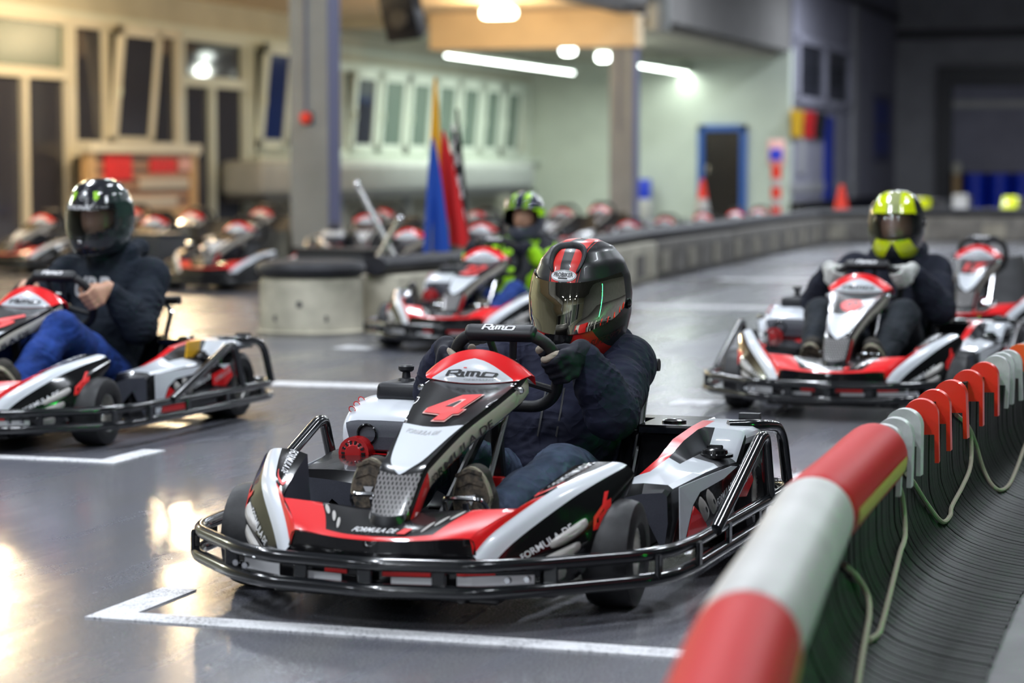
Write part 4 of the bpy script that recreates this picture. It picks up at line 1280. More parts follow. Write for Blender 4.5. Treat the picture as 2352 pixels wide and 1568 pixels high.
def hand(sf, grip, axis, palm_dir, side, scale=1.0):
    """closed hand on a bar: grip point on the bar, axis along the bar towards the thumb, palm_dir from bar to the back of the hand"""
    g = Vector(grip); ax = Vector(axis).normalized(); pd = Vector(palm_dir); pd = (pd - ax * pd.dot(ax)).normalized(); sd = ax.cross(pd) * -side
    s = scale
    kn = []
    for i, (off, ln) in enumerate(((.030, .95), (.010, 1.0), (-.011, .95), (-.031, .80))):
        c = g + ax * off * s
        k0 = c + pd * .036 * s + sd * .020 * s * 1.0
        k1 = c + pd * .012 * s + sd * .038 * s
        k2 = c - pd * .022 * s + sd * .026 * s * ln
        k3 = c - pd * .026 * s - sd * .004 * s * ln
        sf.chain([k0, k1, k2, k3], [.0115 * s, .0105 * s, .0098 * s, .0088 * s], .004)
        kn.append(k0)
    wrist = g + pd * .066 * s - sd * .050 * s - ax * .012 * s
    for k0 in kn: sf.cone(tuple(vlerp(tuple(wrist), tuple(k0), .25)), tuple(k0), .019 * s, .0135 * s, .014)
    t0 = g + pd * .036 * s - sd * .026 * s + ax * .022 * s
    sf.chain([tuple(vlerp(tuple(wrist), tuple(g), .2)), t0, g - pd * .002 * s - sd * .030 * s + ax * .040 * s, g - pd * .024 * s - sd * .014 * s + ax * .046 * s], [.017 * s, .0145 * s, .0115 * s, .0095 * s], .007)
    return tuple(wrist)

HELM = [(.150, .004, .004, .004), (.146, .045, .046, .050), (.128, .082, .088, .095), (.095, .108, .120, .128), (.05, .125, .142, .152), (0, .131, .154, .160), (-.05, .129, .163, .156), (-.09, .122, .170, .138), (-.125, .110, .168, .115), (-.150, .098, .158, .098), (-.158, .090, .146, .090)]
def hpt(a, z, off=0.0):
    """helmet surface: a = angle from straight ahead (driver's left positive), z = height"""
    hs = HELM
    for i in range(len(hs) - 1):
        if hs[i][0] >= z >= hs[i + 1][0]: break
    t = (hs[i][0] - z) / (hs[i][0] - hs[i + 1][0])
    w, f, bk = (hs[i][q] + (hs[i + 1][q] - hs[i][q]) * t for q in (1, 2, 3))
    ca, sa = math.cos(a), math.sin(a)
    e = .93
    x = (w + off) * math.copysign(abs(sa) ** e, sa); y = -((f if ca > 0 else bk) + off) * math.copysign(abs(ca) ** e, ca)
    return Vector((x, y, z + off * .25 * (1 if z > 0 else -1)))
def helmet(parent, kind, loc, rot, scale=1.0):
    zs = []
    prof = catmull([(q[0], 0, 0) for q in HELM], 4)
    zs = [p.x for p in prof]
    zs = [max(-.158, min(.150, z)) for z in zs]
    na = 64
    openf = kind in ('kid', 'yellow', 'green')
    def hole(i, j):
        a = ((j + .5) / na * 2 * math.pi + math.pi) % (2 * math.pi) - math.pi
        z = (zs[i] + zs[i + 1]) / 2
        return openf and abs(a) < 1.05 and -.072 + .03 * (abs(a) / 1.05) ** 2 < z < .050 - .012 * (abs(a) / 1.05) ** 2
    mat = dict(red='helmet_red_stripe', green='helmet_green_fade', yellow='helmet_yellow', kid='helmet_neon_grey')[kind]
    mb = MB()
    rows = [[hpt(2 * math.pi * j / na, z) for j in range(na)] for z in zs]
    mb.grid([list(r) for r in rows], mat, True, matf=lambda i, j: None if hole(i, j) else mat)
    inner = [[p * .93 for p in r] for r in rows]
    mb.grid([list(r) for r in inner], 'black_plastic', True, matf=lambda i, j: None if hole(i, j) else 'black_plastic')
    mb.grid([rows[-1], inner[-1]], 'black_plastic', True)
    me = mb.mesh('helmet', angle=60)
    o = link(bpy.data.objects.new('helmet', me), parent)
    o.location = loc; o.rotation_euler = rot; o.scale = (scale,) * 3
    # visor
    def vis(amax, z0, z1, off, mat_, lift=.03, drop=.0):
        vb = MB(); rr = []
        for i in range(13):
            t = i / 12; row = []
            for j in range(33):
                a = -amax + 2 * amax * j / 32; q = abs(a) / amax
                zl = z0 + lift * q ** 2.2; zh = z1 + drop * q ** 2 - .012 * q ** 6
                row.append(hpt(a, zl + (zh - zl) * t, off + .002 * math.sin(math.pi * t)))
            rr.append(row)
        vb.grid(rr, mat_)
        vb.grid([[p * .985 for p in r] for r in rr][::-1], mat_)
        return vb
    def sub(name, mb_, par=o, label=None, **k):
        q = link(bpy.data.objects.new(name, mb_.mesh(name, **k)), par)
        if label: q['label'] = label
        return q
    if kind == 'red':
        v = vis(1.42, -.087, .046, .005, 'visor_mirror', .065, .032); sub('visor', v, label='mirrored smoke visor')
        hv = MB()
        def hx(x, z, off):
            w_ = hpt(math.pi / 2, z).x
            return hpt(math.asin(min(.98, x / w_)), z, off)
        arc = [hx(.030, .072, .002), hx(.037, .088, .005), hx(.040, .106, .006), hx(.037, .122, .006), hx(.024, .133, .006), hx(.0, .138, .006)]
        left = catmull(arc, 4); right = [Vector((-p.x, p.y, p.z)) for p in reversed(left)]
        hv.tube(left + right[1:], [.003 + .0075 * math.sin(math.pi * k / (len(left + right[1:]) - 1)) ** .5 for k in range(len(left + right[1:]))], 'black_plastic', 8, flat=.6)
        sub('top_vent', hv, label='horseshoe shaped top vent')
        cv = MB()
        cv.grid([[hpt(a, z, .006) for a in np.linspace(-w, w, 9)] for z, w in ((-.087, .30), (-.101, .27), (-.118, .20), (-.134, .08))], 'black_gloss'); sub('chin_vent', cv)
        pv = MB(); pv.lathe([(.0, .0), (.014, .0), (.014, .006), (.008, .010), (0, .010)], (.131, 0, -.02), 'black_gloss', 'x', 14); sub('visor_pivot', pv)
        def hp2(u, v, off): return hpt(u / .142, .064 + v, off)
        bd = MB()
        for (rx, ry, mt, of) in ((.038, .0150, 'print_white', .0020), (.0355, .0130, 'print_black', .0026), (.0345, .0122, 'print_white', .0032)):
            vv, ff = ellipse2d(0, 0, rx, ry, 28); bd.add([hp2(u, v, of) for u, v in vv], ff, mt)
        vv, ff = fit2d(text2d('PROBIKER', .025), -.028, -.003, .028, .008); bd.add([hp2(u, v, .0046) for u, v in vv], ff, 'print_black')
        vv, ff = fit2d(poly2d([(0, 0), (1, 0), (1, 1), (0, 1)]), -.012, -.0085, .012, -.0050); bd.add([hp2(u, v, .0046) for u, v in vv], ff, 'print_black')
        sub('badge', bd, label='white oval badge reading PROBIKER', smooth=False, weld=False)
        ln = MB(); vv, ff = fit2d(text2d('SUPERSPORT', .01, .2), .055, -.122, .165, -.104); ln.add([hpt(u / .125 + .25, v + .25 * (u - .055), .002) for u, v in vv], ff, 'tail_dark'); sub('shell_lettering', ln, smooth=False, weld=False)
    elif kind == 'green':
        sub('visor', vis(1.15, -.088, .052, .004, 'visor_clear', .05, .0), label='clear visor')
        top = MB(); top.grid([[hpt(a, z, .006) for a in np.linspace(-1.1, 1.1, 25)] for z in (.028, .04, .054)], 'black_gloss'); sub('visor_band', top)
        d = MB()
        vv, ff = fit2d(text2d('PETRONAS', .03, .2), -.080, .033, .045, .051); d.add([hpt(u / .145, v, .0075) for u, v in vv], ff, 'print_white')
        sub('band_lettering', d, smooth=False, weld=False)
        d = MB()
        vv, ff = fit2d(text2d('MONSTER', .0, .2), .085, .036, .125, .046); d.add([hpt(u / .145, v, .0075) for u, v in vv], ff, 'print_grey'); sub('side_lettering', d, smooth=False, weld=False)
        d = MB(); vv, ff = ellipse2d(0, 0, .018, .018, 28, .86); d.add([hpt(u / .13, .090 + v, .002) for u, v in vv], ff, 'print_grey')
        for k in range(3):
            a = math.pi / 2 + k * 2 * math.pi / 3
            vv, ff = poly2d([(.016 * math.cos(a), .016 * math.sin(a)), (.004 * math.cos(a + 1.05), .004 * math.sin(a + 1.05)), (0, 0), (.004 * math.cos(a - 1.05), .004 * math.sin(a - 1.05))])
            d.add([hpt(u / .13, .090 + v, .002) for u, v in vv], ff, 'print_grey')
        sub('star_emblem', d, smooth=False, weld=False)
        for a0 in (-.42, .48):
            d = MB()
            for k in (-1, 0, 1):
                vv, ff = strokes2d([[(k * .009 - .002, .020), (k * .009 + .001, .0), (k * .008 - .002, -.016 + .006 * abs(k))]], .006); d.add([hpt(a0 + u / .13, .085 + v, .002) for u, v in vv], ff, 'neon_green')
            sub('claw_mark', d, smooth=False, weld=False)
        pv = MB(); pv.ball(tuple(hpt(0, -.098, .002)), .010, 'chrome', 10, 6); sub('visor_latch', pv)
        for a0, mt in ((-.3, 'print_red'), (.1, 'print_pink')):
            pass
    elif kind == 'yellow':
        sub('visor', vis(1.15, -.075, .052, .004, 'visor_clear', .045, .0), label='clear visor')
        pv = MB(); pv.lathe([(.0, .0), (.02, .0), (.018, .008), (0, .010)], (.129, -.01, .0), 'black_gloss', 'x', 14); sub('visor_pivot', pv)
    else:
        sub('visor', vis(1.1, .055, .120, .008, 'visor_clear', .0, .0), label='clear visor flipped up')
    return o

def driver(kart, pose, label, group=None):
    """one body mesh (skin) with its clothes, gloves, shoes and helmet as children; all in kart space"""
    P = pose; sc = P.get('sc', 1.0); vx = P.get('voxel', .008)
    hd, nk = P['head'], P['neck']
    # grips on the wheel rim
    grips = {}
    for sd in (1, -1):
        a, b_ = P.get('grip', (.140, .055))
        g = sw(sd * a, b_); axis = (sw(sd * (a - .012), b_ + .03) - g)
        grips[sd] = (tuple(g), tuple(axis), tuple(Vector((sd * .90, .22, .10))))
    skinned = P.get('bare_hands', False)
    body = Soft(vx * (.75 if skinned else 1.25), .02)
    body.ell((hd[0], hd[1] - .005, hd[2] - .01), (.078 * sc, .098 * sc, .115 * sc)).cone(hd, nk, .06 * sc, .062 * sc)
    if P.get('face'):
        for q in (-1, 1):
            body.ell((hd[0] + q * .032 * sc, hd[1] - .088 * sc, hd[2] + .012), (.012, .006, .006), k=.004)
        body.cone((hd[0], hd[1] - .095 * sc, hd[2] + .01), (hd[0], hd[1] - .115 * sc, hd[2] - .022 * sc), .008, .013, .01)
        body.cone((hd[0] - .02, hd[1] - .092 * sc, hd[2] - .058 * sc), (hd[0] + .02, hd[1] - .092 * sc, hd[2] - .058 * sc), .008, .008, .006)
    pel = P['pelvis']; chest = P['chest']
    body.chain([nk, chest, pel], [.055 * sc, .115 * sc, .115 * sc])
    wr = {}
    gl = {}
    for sd in (1, -1):
        sh, el = P['sh'][sd], P['el'][sd]
        tgt = body if skinned else Soft(.0055 if vx < .0085 else .0075, .008)
        wrist = hand(tgt, *grips[sd], sd, P.get('hand', 1.0) * sc)
        wr[sd] = wrist; gl[sd] = tgt
        body.cone(chest, sh, .07 * sc, .052 * sc).chain([sh, el, wrist], [.05 * sc, .042 * sc, .028 * sc])
        hp, kn, ank = P['hip'][sd], P['kn'][sd], P['an'][sd]
        body.chain([pel, hp, kn, ank], [.10 * sc, .078 * sc, .055 * sc, .04 * sc])
        toe = P['toe'][sd]; body.chain([ank, toe], [.042 * sc, .03 * sc])
    root = body.build('skin').obj('person', kart if False else None, angle=80, weld=False)
    root.location = kart.location; root.rotation_euler = kart.rotation_euler; root.scale = kart.scale
    tag(root, label, 'person', group)
    # hooded sweatshirt
    f = Soft(vx, .035)
    f.chain([nk, chest], [.085 * sc, .150 * sc], .05)
    f.ell(chest, (.175 * sc, .125 * sc, .15 * sc), k=.06)
    f.chain([chest, vlerp(chest, pel, .55), pel], [.135 * sc, .14 * sc, .14 * sc], .06)
    f.ell(vlerp(chest, pel, .6), (.17 * sc, .13 * sc, .15 * sc), k=.06)
    f.ell(pel, (.165 * sc, .125 * sc, .085 * sc), k=.05)
    for sd in (1, -1):
        sh, el = P['sh'][sd], P['el'][sd]; w = wr[sd]
        cuff = vlerp(el, w, .86)
        f.cone(vlerp(chest, sh, .3), sh, .095 * sc, .082 * sc, .05)
        f.chain([sh, vlerp(sh, el, .5), el], [.082 * sc, .076 * sc, .072 * sc], .03)
        f.chain([el, vlerp(el, w, .45), cuff], [.070 * sc, .062 * sc, .044 * sc], .03)
        ad = Vector(el) - Vector(sh); fd = Vector(w) - Vector(el)
        f.wrinkle(vlerp(sh, el, .35), .16, tuple(ad + Vector((.2 * sd * ad.length, 0, .5 * ad.length))), .055, .012)
        f.wrinkle(vlerp(sh, el, .95), .13, tuple(ad.normalized() - fd.normalized() * .6), .042, .014)
        f.wrinkle(vlerp(el, w, .6), .12, tuple(fd), .038, .011)
        # hood
        f.chain([(nk[0] + sd * .02, nk[1] - .085 * sc, nk[2] - .045), (nk[0] + sd * .095 * sc, nk[1] - .02, nk[2] + .0), (nk[0] + sd * .085 * sc, nk[1] + .075 * sc, nk[2] + .012), (nk[0], nk[1] + .115 * sc, nk[2] + .0)], [.030 * sc, .036 * sc, .042 * sc, .05 * sc], .02)
    f.wrinkle(vlerp(chest, pel, .7), .2, (0.1, .3, 1), .075, .015)
    f.wrinkle(vlerp(chest, pel, .15), .2, (.8, .2, .5), .10, .012)
    ho = f.build(P['top']).obj('sweatshirt', root, angle=80, weld=False)
    # trousers
    t = Soft(vx, .03)
    t.ell((pel[0], pel[1] - .01, pel[2] - .01), (.155 * sc, .125 * sc, .09 * sc))
    for sd in (1, -1):
        hp, kn, ank = P['hip'][sd], P['kn'][sd], P['an'][sd]
        t.chain([hp, vlerp(hp, kn, .5), kn], [.098 * sc, .086 * sc, .070 * sc]).chain([kn, vlerp(kn, ank, .45), ank], [.070 * sc, .064 * sc, .060 * sc])
        d1 = Vector(kn) - Vector(hp); d2 = Vector(ank) - Vector(kn)
        t.wrinkle(kn, .12, tuple(d1.normalized() - d2.normalized()), .05, .010); t.wrinkle(ank, .14, tuple(d2), .045, .012); t.wrinkle(vlerp(hp, kn, .3), .14, tuple(d1 + Vector((.3 * sd * d1.length, 0, 0))), .06, .012)
    tr = t.build(P['bottom']).obj('trousers', root, angle=80, weld=False)
    # gloves
    if not skinned:
        for sd in (1, -1):
            w = wr[sd]; el = P['el'][sd]
            gl[sd].cone(w, vlerp(w, el, .22), .031 * sc, .037 * sc, .02)
            g = gl[sd].build(P['glove']).obj('glove', root, angle=80, weld=False)
            if P.get('glove_trim'):
                gp = Vector(grips[sd][0]); axv = Vector(grips[sd][1]).normalized(); pd = Vector(grips[sd][2]).normalized(); sv = axv.cross(pd) * -sd
                tb = MB(); tb.tube(catmull([tuple(gp + pd * .045 + sv * .004 + axv * .040), tuple(gp + pd * .022 + sv * .022 + axv * .047), tuple(gp - pd * .010 + sv * .034 + axv * .040), tuple(gp - pd * .022 + sv * .020 + axv * .036)], 4), [.004, .006, .008, .009, .010, .010, .010, .010, .009, .009, .009, .008, .006], 'glove_tan', 10)
                q = tb.obj('finger_trim', g, angle=80); q['label'] = 'tan leather finger trim'
                tb = MB(); tb.ball(tuple(gp - pd * .026 - sv * .020 + axv * .046), (.012, .011, .012), 'glove_tan', 12, 8)
                q = tb.obj('thumb_tip', g); q['label'] = 'tan thumb tip'
    # shoes: sole turned towards the pedals
    for sd in (1, -1):
        ank, toe = Vector(P['an'][sd]), Vector(P['toe'][sd])
        up_ = (toe - ank).normalized()
        fwd = Vector((0, -1, 0)); fwd = (fwd - up_ * fwd.dot(up_)).normalized(); rgt = up_.cross(fwd)
        L = (toe - ank).length + .085 * sc
        heel = ank - up_ * .050 * sc
        us = Soft(.008, .02)
        us.chain([tuple(ank), tuple(vlerp(tuple(ank), tuple(toe), .55)), tuple(toe)], [.050 * sc, .046 * sc, .040 * sc]).cone(tuple(ank), tuple(ank - fwd * .07), .048 * sc, .05 * sc)
        us.clip(tuple(ank + fwd * .036 * sc), tuple(fwd))
        shoe = us.build('shoe_cloth').obj('shoe', root, angle=80, weld=False)
        outl = []
        for k in range(32):
            a = 2 * math.pi * k / 32
            q = math.sin(a)
            wv = .052 * sc * (1.0 if q > 0 else .84) * (1 - .10 * math.exp(-((q + .2) / .3) ** 2))
            outl.append((wv * math.cos(a), (L / 2) * q))
        mid = heel + up_ * (L / 2)
        fr_ = lambda u, v, w: mid + rgt * u + up_ * v + fwd * w
        sb = MB(); sb.prism(outl, fr_, .016 * sc, 'sole_rand', off=.030 * sc); so = sb.obj('sole', shoe, angle=30)
        sb = MB()
        inn = [(u * .90, v * .94) for u, v in outl]; sb.prism(inn, fr_, .006, 'shoe_sole', off=.045 * sc)
        for k in range(7):
            v = -L * .40 + k * L * .13
            if 3 <= k <= 4: continue
            sb.prism([(-.034 * sc, v), (0, v + .012), (.034 * sc, v), (.034 * sc, v + .009), (0, v + .021), (-.034 * sc, v + .009)], fr_, .004, 'shoe_sole', off=.050 * sc)
        q = sb.obj('tread', shoe, angle=30); q['label'] = 'worn brown and black shoe tread'
        sb = MB(); tv = .10 * L
        sb.prism([(-.013 * sc, tv + .012), (.013 * sc, tv + .012), (.0, tv - .014)], fr_, .003, 'print_grey', off=.052 * sc)
        sb.obj('sole_mark', shoe, smooth=False)
    he = helmet(root, P['helmet'], P.get('hloc', hd), P.get('hrot', (0, 0, 0)), P.get('hsc', 1.0))
    return root, ho
# ------------------------------------------------------------------ the four karts on the grid and their drivers
K4 = make_kart((-1.945, 5.26, 0), 0.0, '4', 'red, white and black racing kart numbered 4 with white start line before its bumper')
_, ho4 = driver(K4, dict(voxel=.0075, head=(.085, .985, .690), neck=(.075, 1.04, .540), chest=(.06, 1.01, .415), pelvis=(.035, .85, .20), hloc=(.092, .975, .697), hrot=(.07, 0.03, -.08), hsc=1.05, helmet='red',
    sh={1: (.215, 1.0, .495), -1: (-.11, 1.0, .50)}, el={1: (.262, .69, .392), -1: (-.25, .74, .43)}, hip={1: (.13, .79, .17), -1: (-.07, .79, .17)},
    kn={1: (.205, .41, .262), -1: (-.15, .40, .285)}, an={1: (.125, .0, .175), -1: (-.140, -.03, .185)}, toe={1: (.112, .005, .292), -1: (-.140, -.02, .305)},
    top='hoodie_navy', bottom='jeans_grey', glove='glove_black', glove_trim=True, grip=(.143, .018)),
    'person in navy sweatshirt and black helmet with red stripes steering the kart numbered 4')
KL = make_kart((-4.705, 7.755, 0), 0.0, '6', 'racing kart whose driver wears blue jeans, a yellow tag lying in its side pod')
r, ho = driver(KL, dict(voxel=.0085, head=(.04, .86, .855), neck=(.05, .93, .70), chest=(.05, .93, .52), pelvis=(.04, .80, .21), hloc=(.04, .85, .862), hrot=(.10, 0.0, -.06), hsc=1.0, helmet='green', bare_hands=True, grip=(.140, .02),
    sh={1: (.235, .91, .595), -1: (-.14, .91, .60)}, el={1: (.27, .74, .40), -1: (-.27, .72, .44)}, hip={1: (.13, .74, .19), -1: (-.06, .74, .19)},
    kn={1: (.19, .24, .42), -1: (-.16, .22, .42)}, an={1: (.14, -.04, .20), -1: (-.14, -.05, .20)}, toe={1: (.125, -.09, .29), -1: (-.13, -.10, .29)},
    top='hoodie_black', bottom='jeans_blue', glove='glove_black'),
    'person in black hooded sweatshirt and blue jeans wearing a black helmet with green claw marks')
from mathutils.bvhtree import BVHTree
def chest_print(cloth, shape, x0, z0, x1, z1, mat, name):
    me = cloth.data
    bv = BVHTree.FromPolygons([v.co for v in me.vertices], [tuple(p.vertices) for p in me.polygons])
    vv, ff = fit2d(shape, x0, z0, x1, z1)
    out = []
    for x, z in vv:
        h, n_, _, _ = bv.ray_cast(Vector((x, -1, z)), Vector((0, 1, 0)))
        out.append((h + n_ * .004) if h is not None else Vector((x, .8, z)))
    d = MB(); d.add(out, ff, mat); return d.obj(name, cloth, smooth=False, weld=False)
for q_ in (.035, .085):
    chest_print(ho4, strokes2d([[(0, 0), (.1, .5), (0, 1)]], .16), q_ - .004, .31, q_ + .004, .44, 'black_plastic', 'drawstring')
chest_print(ho, text2d('URB.', .05), -.055, .515, .135, .600, 'print_grey', 'chest_lettering')
K9 = make_kart((-1.74, 9.89, 0), 0.0, '9', 'racing kart numbered 9 whose driver wears pale gloves')
driver(K9, dict(voxel=.009, head=(.07, .92, .80), neck=(.07, .98, .655), chest=(.06, .97, .49), pelvis=(.04, .83, .20), hloc=(.07, .915, .80), hrot=(.04, 0.0, .03), hsc=1.0, helmet='yellow',
    sh={1: (.24, .96, .565), -1: (-.13, .96, .57)}, el={1: (.30, .74, .41), -1: (-.27, .74, .43)}, hip={1: (.13, .77, .18), -1: (-.06, .77, .18)},
    kn={1: (.20, .30, .40), -1: (-.17, .30, .40)}, an={1: (.14, -.03, .20), -1: (-.14, -.04, .20)}, toe={1: (.125, -.08, .29), -1: (-.13, -.09, .29)},
    top='hoodie_dark', bottom='trousers_black', glove='glove_white'),
    'person in dark clothes and pale gloves wearing a yellow and black helmet')
KK = make_kart((-4.47, 12.66, 0), 0.0, '22', 'racing kart driven by the child in the neon green jacket')
driver(KK, dict(voxel=.010, sc=.86, hand=.95, face=True, head=(.07, .90, .755), neck=(.07, .95, .63), chest=(.06, .95, .49), pelvis=(.04, .82, .22), hloc=(.07, .895, .76), hrot=(.0, 0.0, .02), hsc=.97, helmet='kid',
    sh={1: (.20, .93, .55), -1: (-.10, .93, .55)}, el={1: (.27, .74, .43), -1: (-.22, .74, .44)}, hip={1: (.12, .76, .19), -1: (-.05, .76, .19)},
    kn={1: (.18, .36, .32), -1: (-.15, .36, .32)}, an={1: (.13, .0, .18), -1: (-.13, .0, .18)}, toe={1: (.12, -.04, .27), -1: (-.13, -.04, .27)},
    top='jacket_neon', bottom='jeans_mid', glove='glove_black'),
    'child in black and neon green jacket wearing a grey and neon green helmet')
p = at_depth(2247, 566, 14.1)
KE = make_kart((p.x - 0.0, p.y - .34, 0), 0.0, '17', 'empty racing kart waiting behind the kart numbered 9')
# ------------------------------------------------------------------ lamps of the place
def fixture(loc, length, tube, name='strip_lamp', label='', group=None, w=.16, rz=0.0, drop=.0, power=0, col=(1, 1, 1)):
    root = empty(name, loc, rz); tag(root, label, 'lamp', group)
    mb = MB(); mb.box((0, 0, .03), (w, length, .06), 'frame_white'); mb.obj('housing', root, smooth=False)
    mb = MB(); mb.tube([(0, -length / 2 + .03, -.018), (0, length / 2 - .03, -.018)], .018, tube, 10); mb.obj('tube', root)
    if drop:
        for q in (-1, 1):
            mb = MB(); mb.tube([(0, q * length * .35, .06), (0, q * length * .35, drop)], .006, 'metal_dark', 6); mb.obj('hanger', root)
    if power:
        l = area_light('bay_light', (loc[0], loc[1], loc[2] - .045), w, length, power, col); l.rotation_euler = (0, 0, rz)
    return root
for (xx, yy) in HALL_LAMPS:
    fixture((xx, yy, HALL_Z), 1.5, 'lamp_cool', 'strip_lamp', 'white fluorescent strip lamp hung from the hall roof above the track', 'hall strip lamps', drop=1.4)
# two rows of tubes in the rear bay
def tube_row(px0, py0, px1, py1, z, n, lab, pw=46):
    p0 = at(px0, py0, 2, z); p1 = at(px1, py1, 2, z)
    for k in range(n):
        y0 = p0.y + (p1.y - p0.y) * k / n; y1 = p0.y + (p1.y - p0.y) * (k + 1) / n
        fixture(((p0.x + p1.x) / 2, (y0 + y1) / 2, z), (y1 - y0) * .96, 'lamp_white', 'strip_lamp', lab % ('first', 'second', 'third', 'last')[k if k < n - 1 else 3], 'rear bay tube lamps', w=.22, drop=3.42 - z, power=pw, col=(.90, 1.0, .88))
tube_row(1018, 125, 1322, 166, 3.05, 4, 'fluorescent strip lamp, %s of the long row starting at the beige beam')
tube_row(1465, 148, 1590, 170, 3.12, 2, 'fluorescent strip lamp, %s of the short row starting at the second column', 22)
def bulk(p, sx, label, warm, power, rad=None):
    root = empty('ceiling_lamp', p); tag(root, label, 'lamp')
    mb = MB(); rbox(mb, (0, 0, .10), (sx, .2, .06), 'frame_white', .02, 2); mb.obj('base', root)
    mb = MB(); rbox(mb, (0, -.0, .0), (sx * .95, .20, .16), 'lamp_warm' if warm else 'lamp_white', .075, 4); mb.obj('diffuser', root)
    l = bpy.data.lights.new('bay_light', 'POINT'); l.energy = power; l.color = (1.0, .76, .46) if warm else (.92, 1, .88); l.shadow_soft_size = .12
    lo_ = bpy.data.objects.new('bay_light', l); lo_.location = (p[0], p[1] - .18, p[2] - .28); COL.objects.link(lo_)
p = at_depth(1146, 30, 35.4); bulk((p.x, p.y, p.z), .60, 'warm glowing oval lamp in front of the beige beam', True, 110)
p = at_depth(1305, 116, 41.0); bulk((p.x, p.y, p.z), .28, 'small round ceiling lamp beyond the beige beam', False, 30)
p = at_depth(1386, 131, 43.0); bulk((p.x, p.y, p.z), .28, 'small round ceiling lamp next to the grey column', False, 30)
# lamps under the beige ceiling of the near bay (they light the windows and show as reflections on the floor)
for k, (xx, yy, wm, pw) in enumerate(((-13.2, 26.5, True, 200), (-13.0, 21.5, True, 160), (-12.6, 17.0, False, 140), (-12.6, 11.0, False, 120))):
    bulk((xx, yy, 3.44), .9, ['warm lamp under the beige ceiling before the open sashes', 'warm lamp under the beige ceiling beside the grey column', 'white lamp under the beige ceiling over the parked karts', 'white lamp under the beige ceiling beside the track'][k], wm, pw)
# green light tube standing behind the barrier
root = empty('light_tube', (1.75, 5.2, 0)); tag(root, 'upright green light tube standing beyond the rubber barrier', 'lamp')
mb = MB(); mb.lathe([(0, 0), (.14, 0), (.14, .03), (.03, .05), (.03, .1), (0, .1)], (0, 0, 0), 'metal_dark', 'z', 18); mb.obj('base', root)
mb = MB(); mb.tube([(0, 0, .1), (0, 0, 1.9)], .025, 'lamp_green', 10); mb.obj('tube', root)
gl_ = area_light('green_light', (1.70, 5.2, 1.0), .05, 1.7, 70, (.08, 1.0, .28)); gl_.rotation_euler = (math.pi / 2, 0, -math.pi / 2)

# ------------------------------------------------------------------ floor markings
def marking(poly, label):
    mb = MB(); n = len(poly)
    mb.prism(poly, lambda u, v, w: Vector((u, v, w)), .003, 'line_paint', off=.0005)
    o = mb.obj('floor_marking', smooth=False); tag(o, label, 'marking', 'white grid markings on the track')
def gridbox(x0, x1, y, tick, w, label, right=False):
    """front line from x0 to x1 with a short leg back at x0"""
    poly = [(x0, y), (x1, y), (x1, y + w), (x0 + w * 1.1, y + w), (x0 + w * 1.1, y + tick), (x0, y + tick)] if not right else [(x0, y), (x1, y), (x1, y + tick), (x1 - w * 1.1, y + tick), (x1 - w * 1.1, y + w), (x0, y + w)]
    marking(poly, label)
gridbox(-2.62, -1.16, 4.73, .40, .085, 'worn white start line with a short leg in front of the kart numbered 4')
gridbox(-5.6, -3.90, 7.27, .40, .085, 'white start line in front of the kart with the yellow tag', True)
for (pa, pb, lab) in (((600, 885), (870, 892), 'white floor line between the bollard and the kart numbered 4'), ((750, 803), (860, 800), 'white floor line before the kart with the child'), ((1440, 706), (1800, 708), 'white floor line behind the black and red helmet'),
                      ((1660, 640), (1890, 650), 'white floor line before the long kerb wall'), ((1520, 935), (1660, 925), 'white floor line beside the kart numbered 9'), ((2040, 845), (2300, 850), 'white floor line under the empty kart')):
    p, q = at(*pa, 2, 0), at(*pb, 2, 0)
    y = (p.y + q.y) / 2; w = .09 + .01 * y
    marking([(p.x, y), (q.x, y), (q.x, y + w), (p.x, y + w)], lab)

# ------------------------------------------------------------------ rubber barrier in the foreground
BX = -.865
def bx(y): return BX + .0145 * (y - 6.1) ** 2 + .0225 * ((4.4 - y) + math.sqrt((4.4 - y) ** 2 + .09))
def bang(y): return -math.atan(.029 * (y - 6.1) - .0225 * (1 + (4.4 - y) / math.sqrt((4.4 - y) ** 2 + .09)))
LPROF = [(0.0, .5), (0.0, .22), (.010, .16), (.04, .10), (.095, .055), (.165, .030), (.235, .016), (.30, .008)]
def at_barrier(px, py, gap=.012):
    """where the view ray meets the barrier's outer face"""
    for d in np.arange(2.5, 14, .01):
        p = at_depth(px, py, float(d))
        xo = 0.0
        for (x0, z0), (x1, z1) in zip(LPROF[:-1], LPROF[1:]):
            if z1 <= p.z <= z0: xo = x0 + (x1 - x0) * (z0 - p.z) / (z0 - z1)
        if p.z < .01: xo = .30
        if p.x - bx(p.y) < xo + gap: return p
    return p
bar = empty('track_barrier', (0, 0, 0)); tag(bar, 'rubber barrier of upright ribbed lamellae along the track', 'barrier')
random.seed(4)
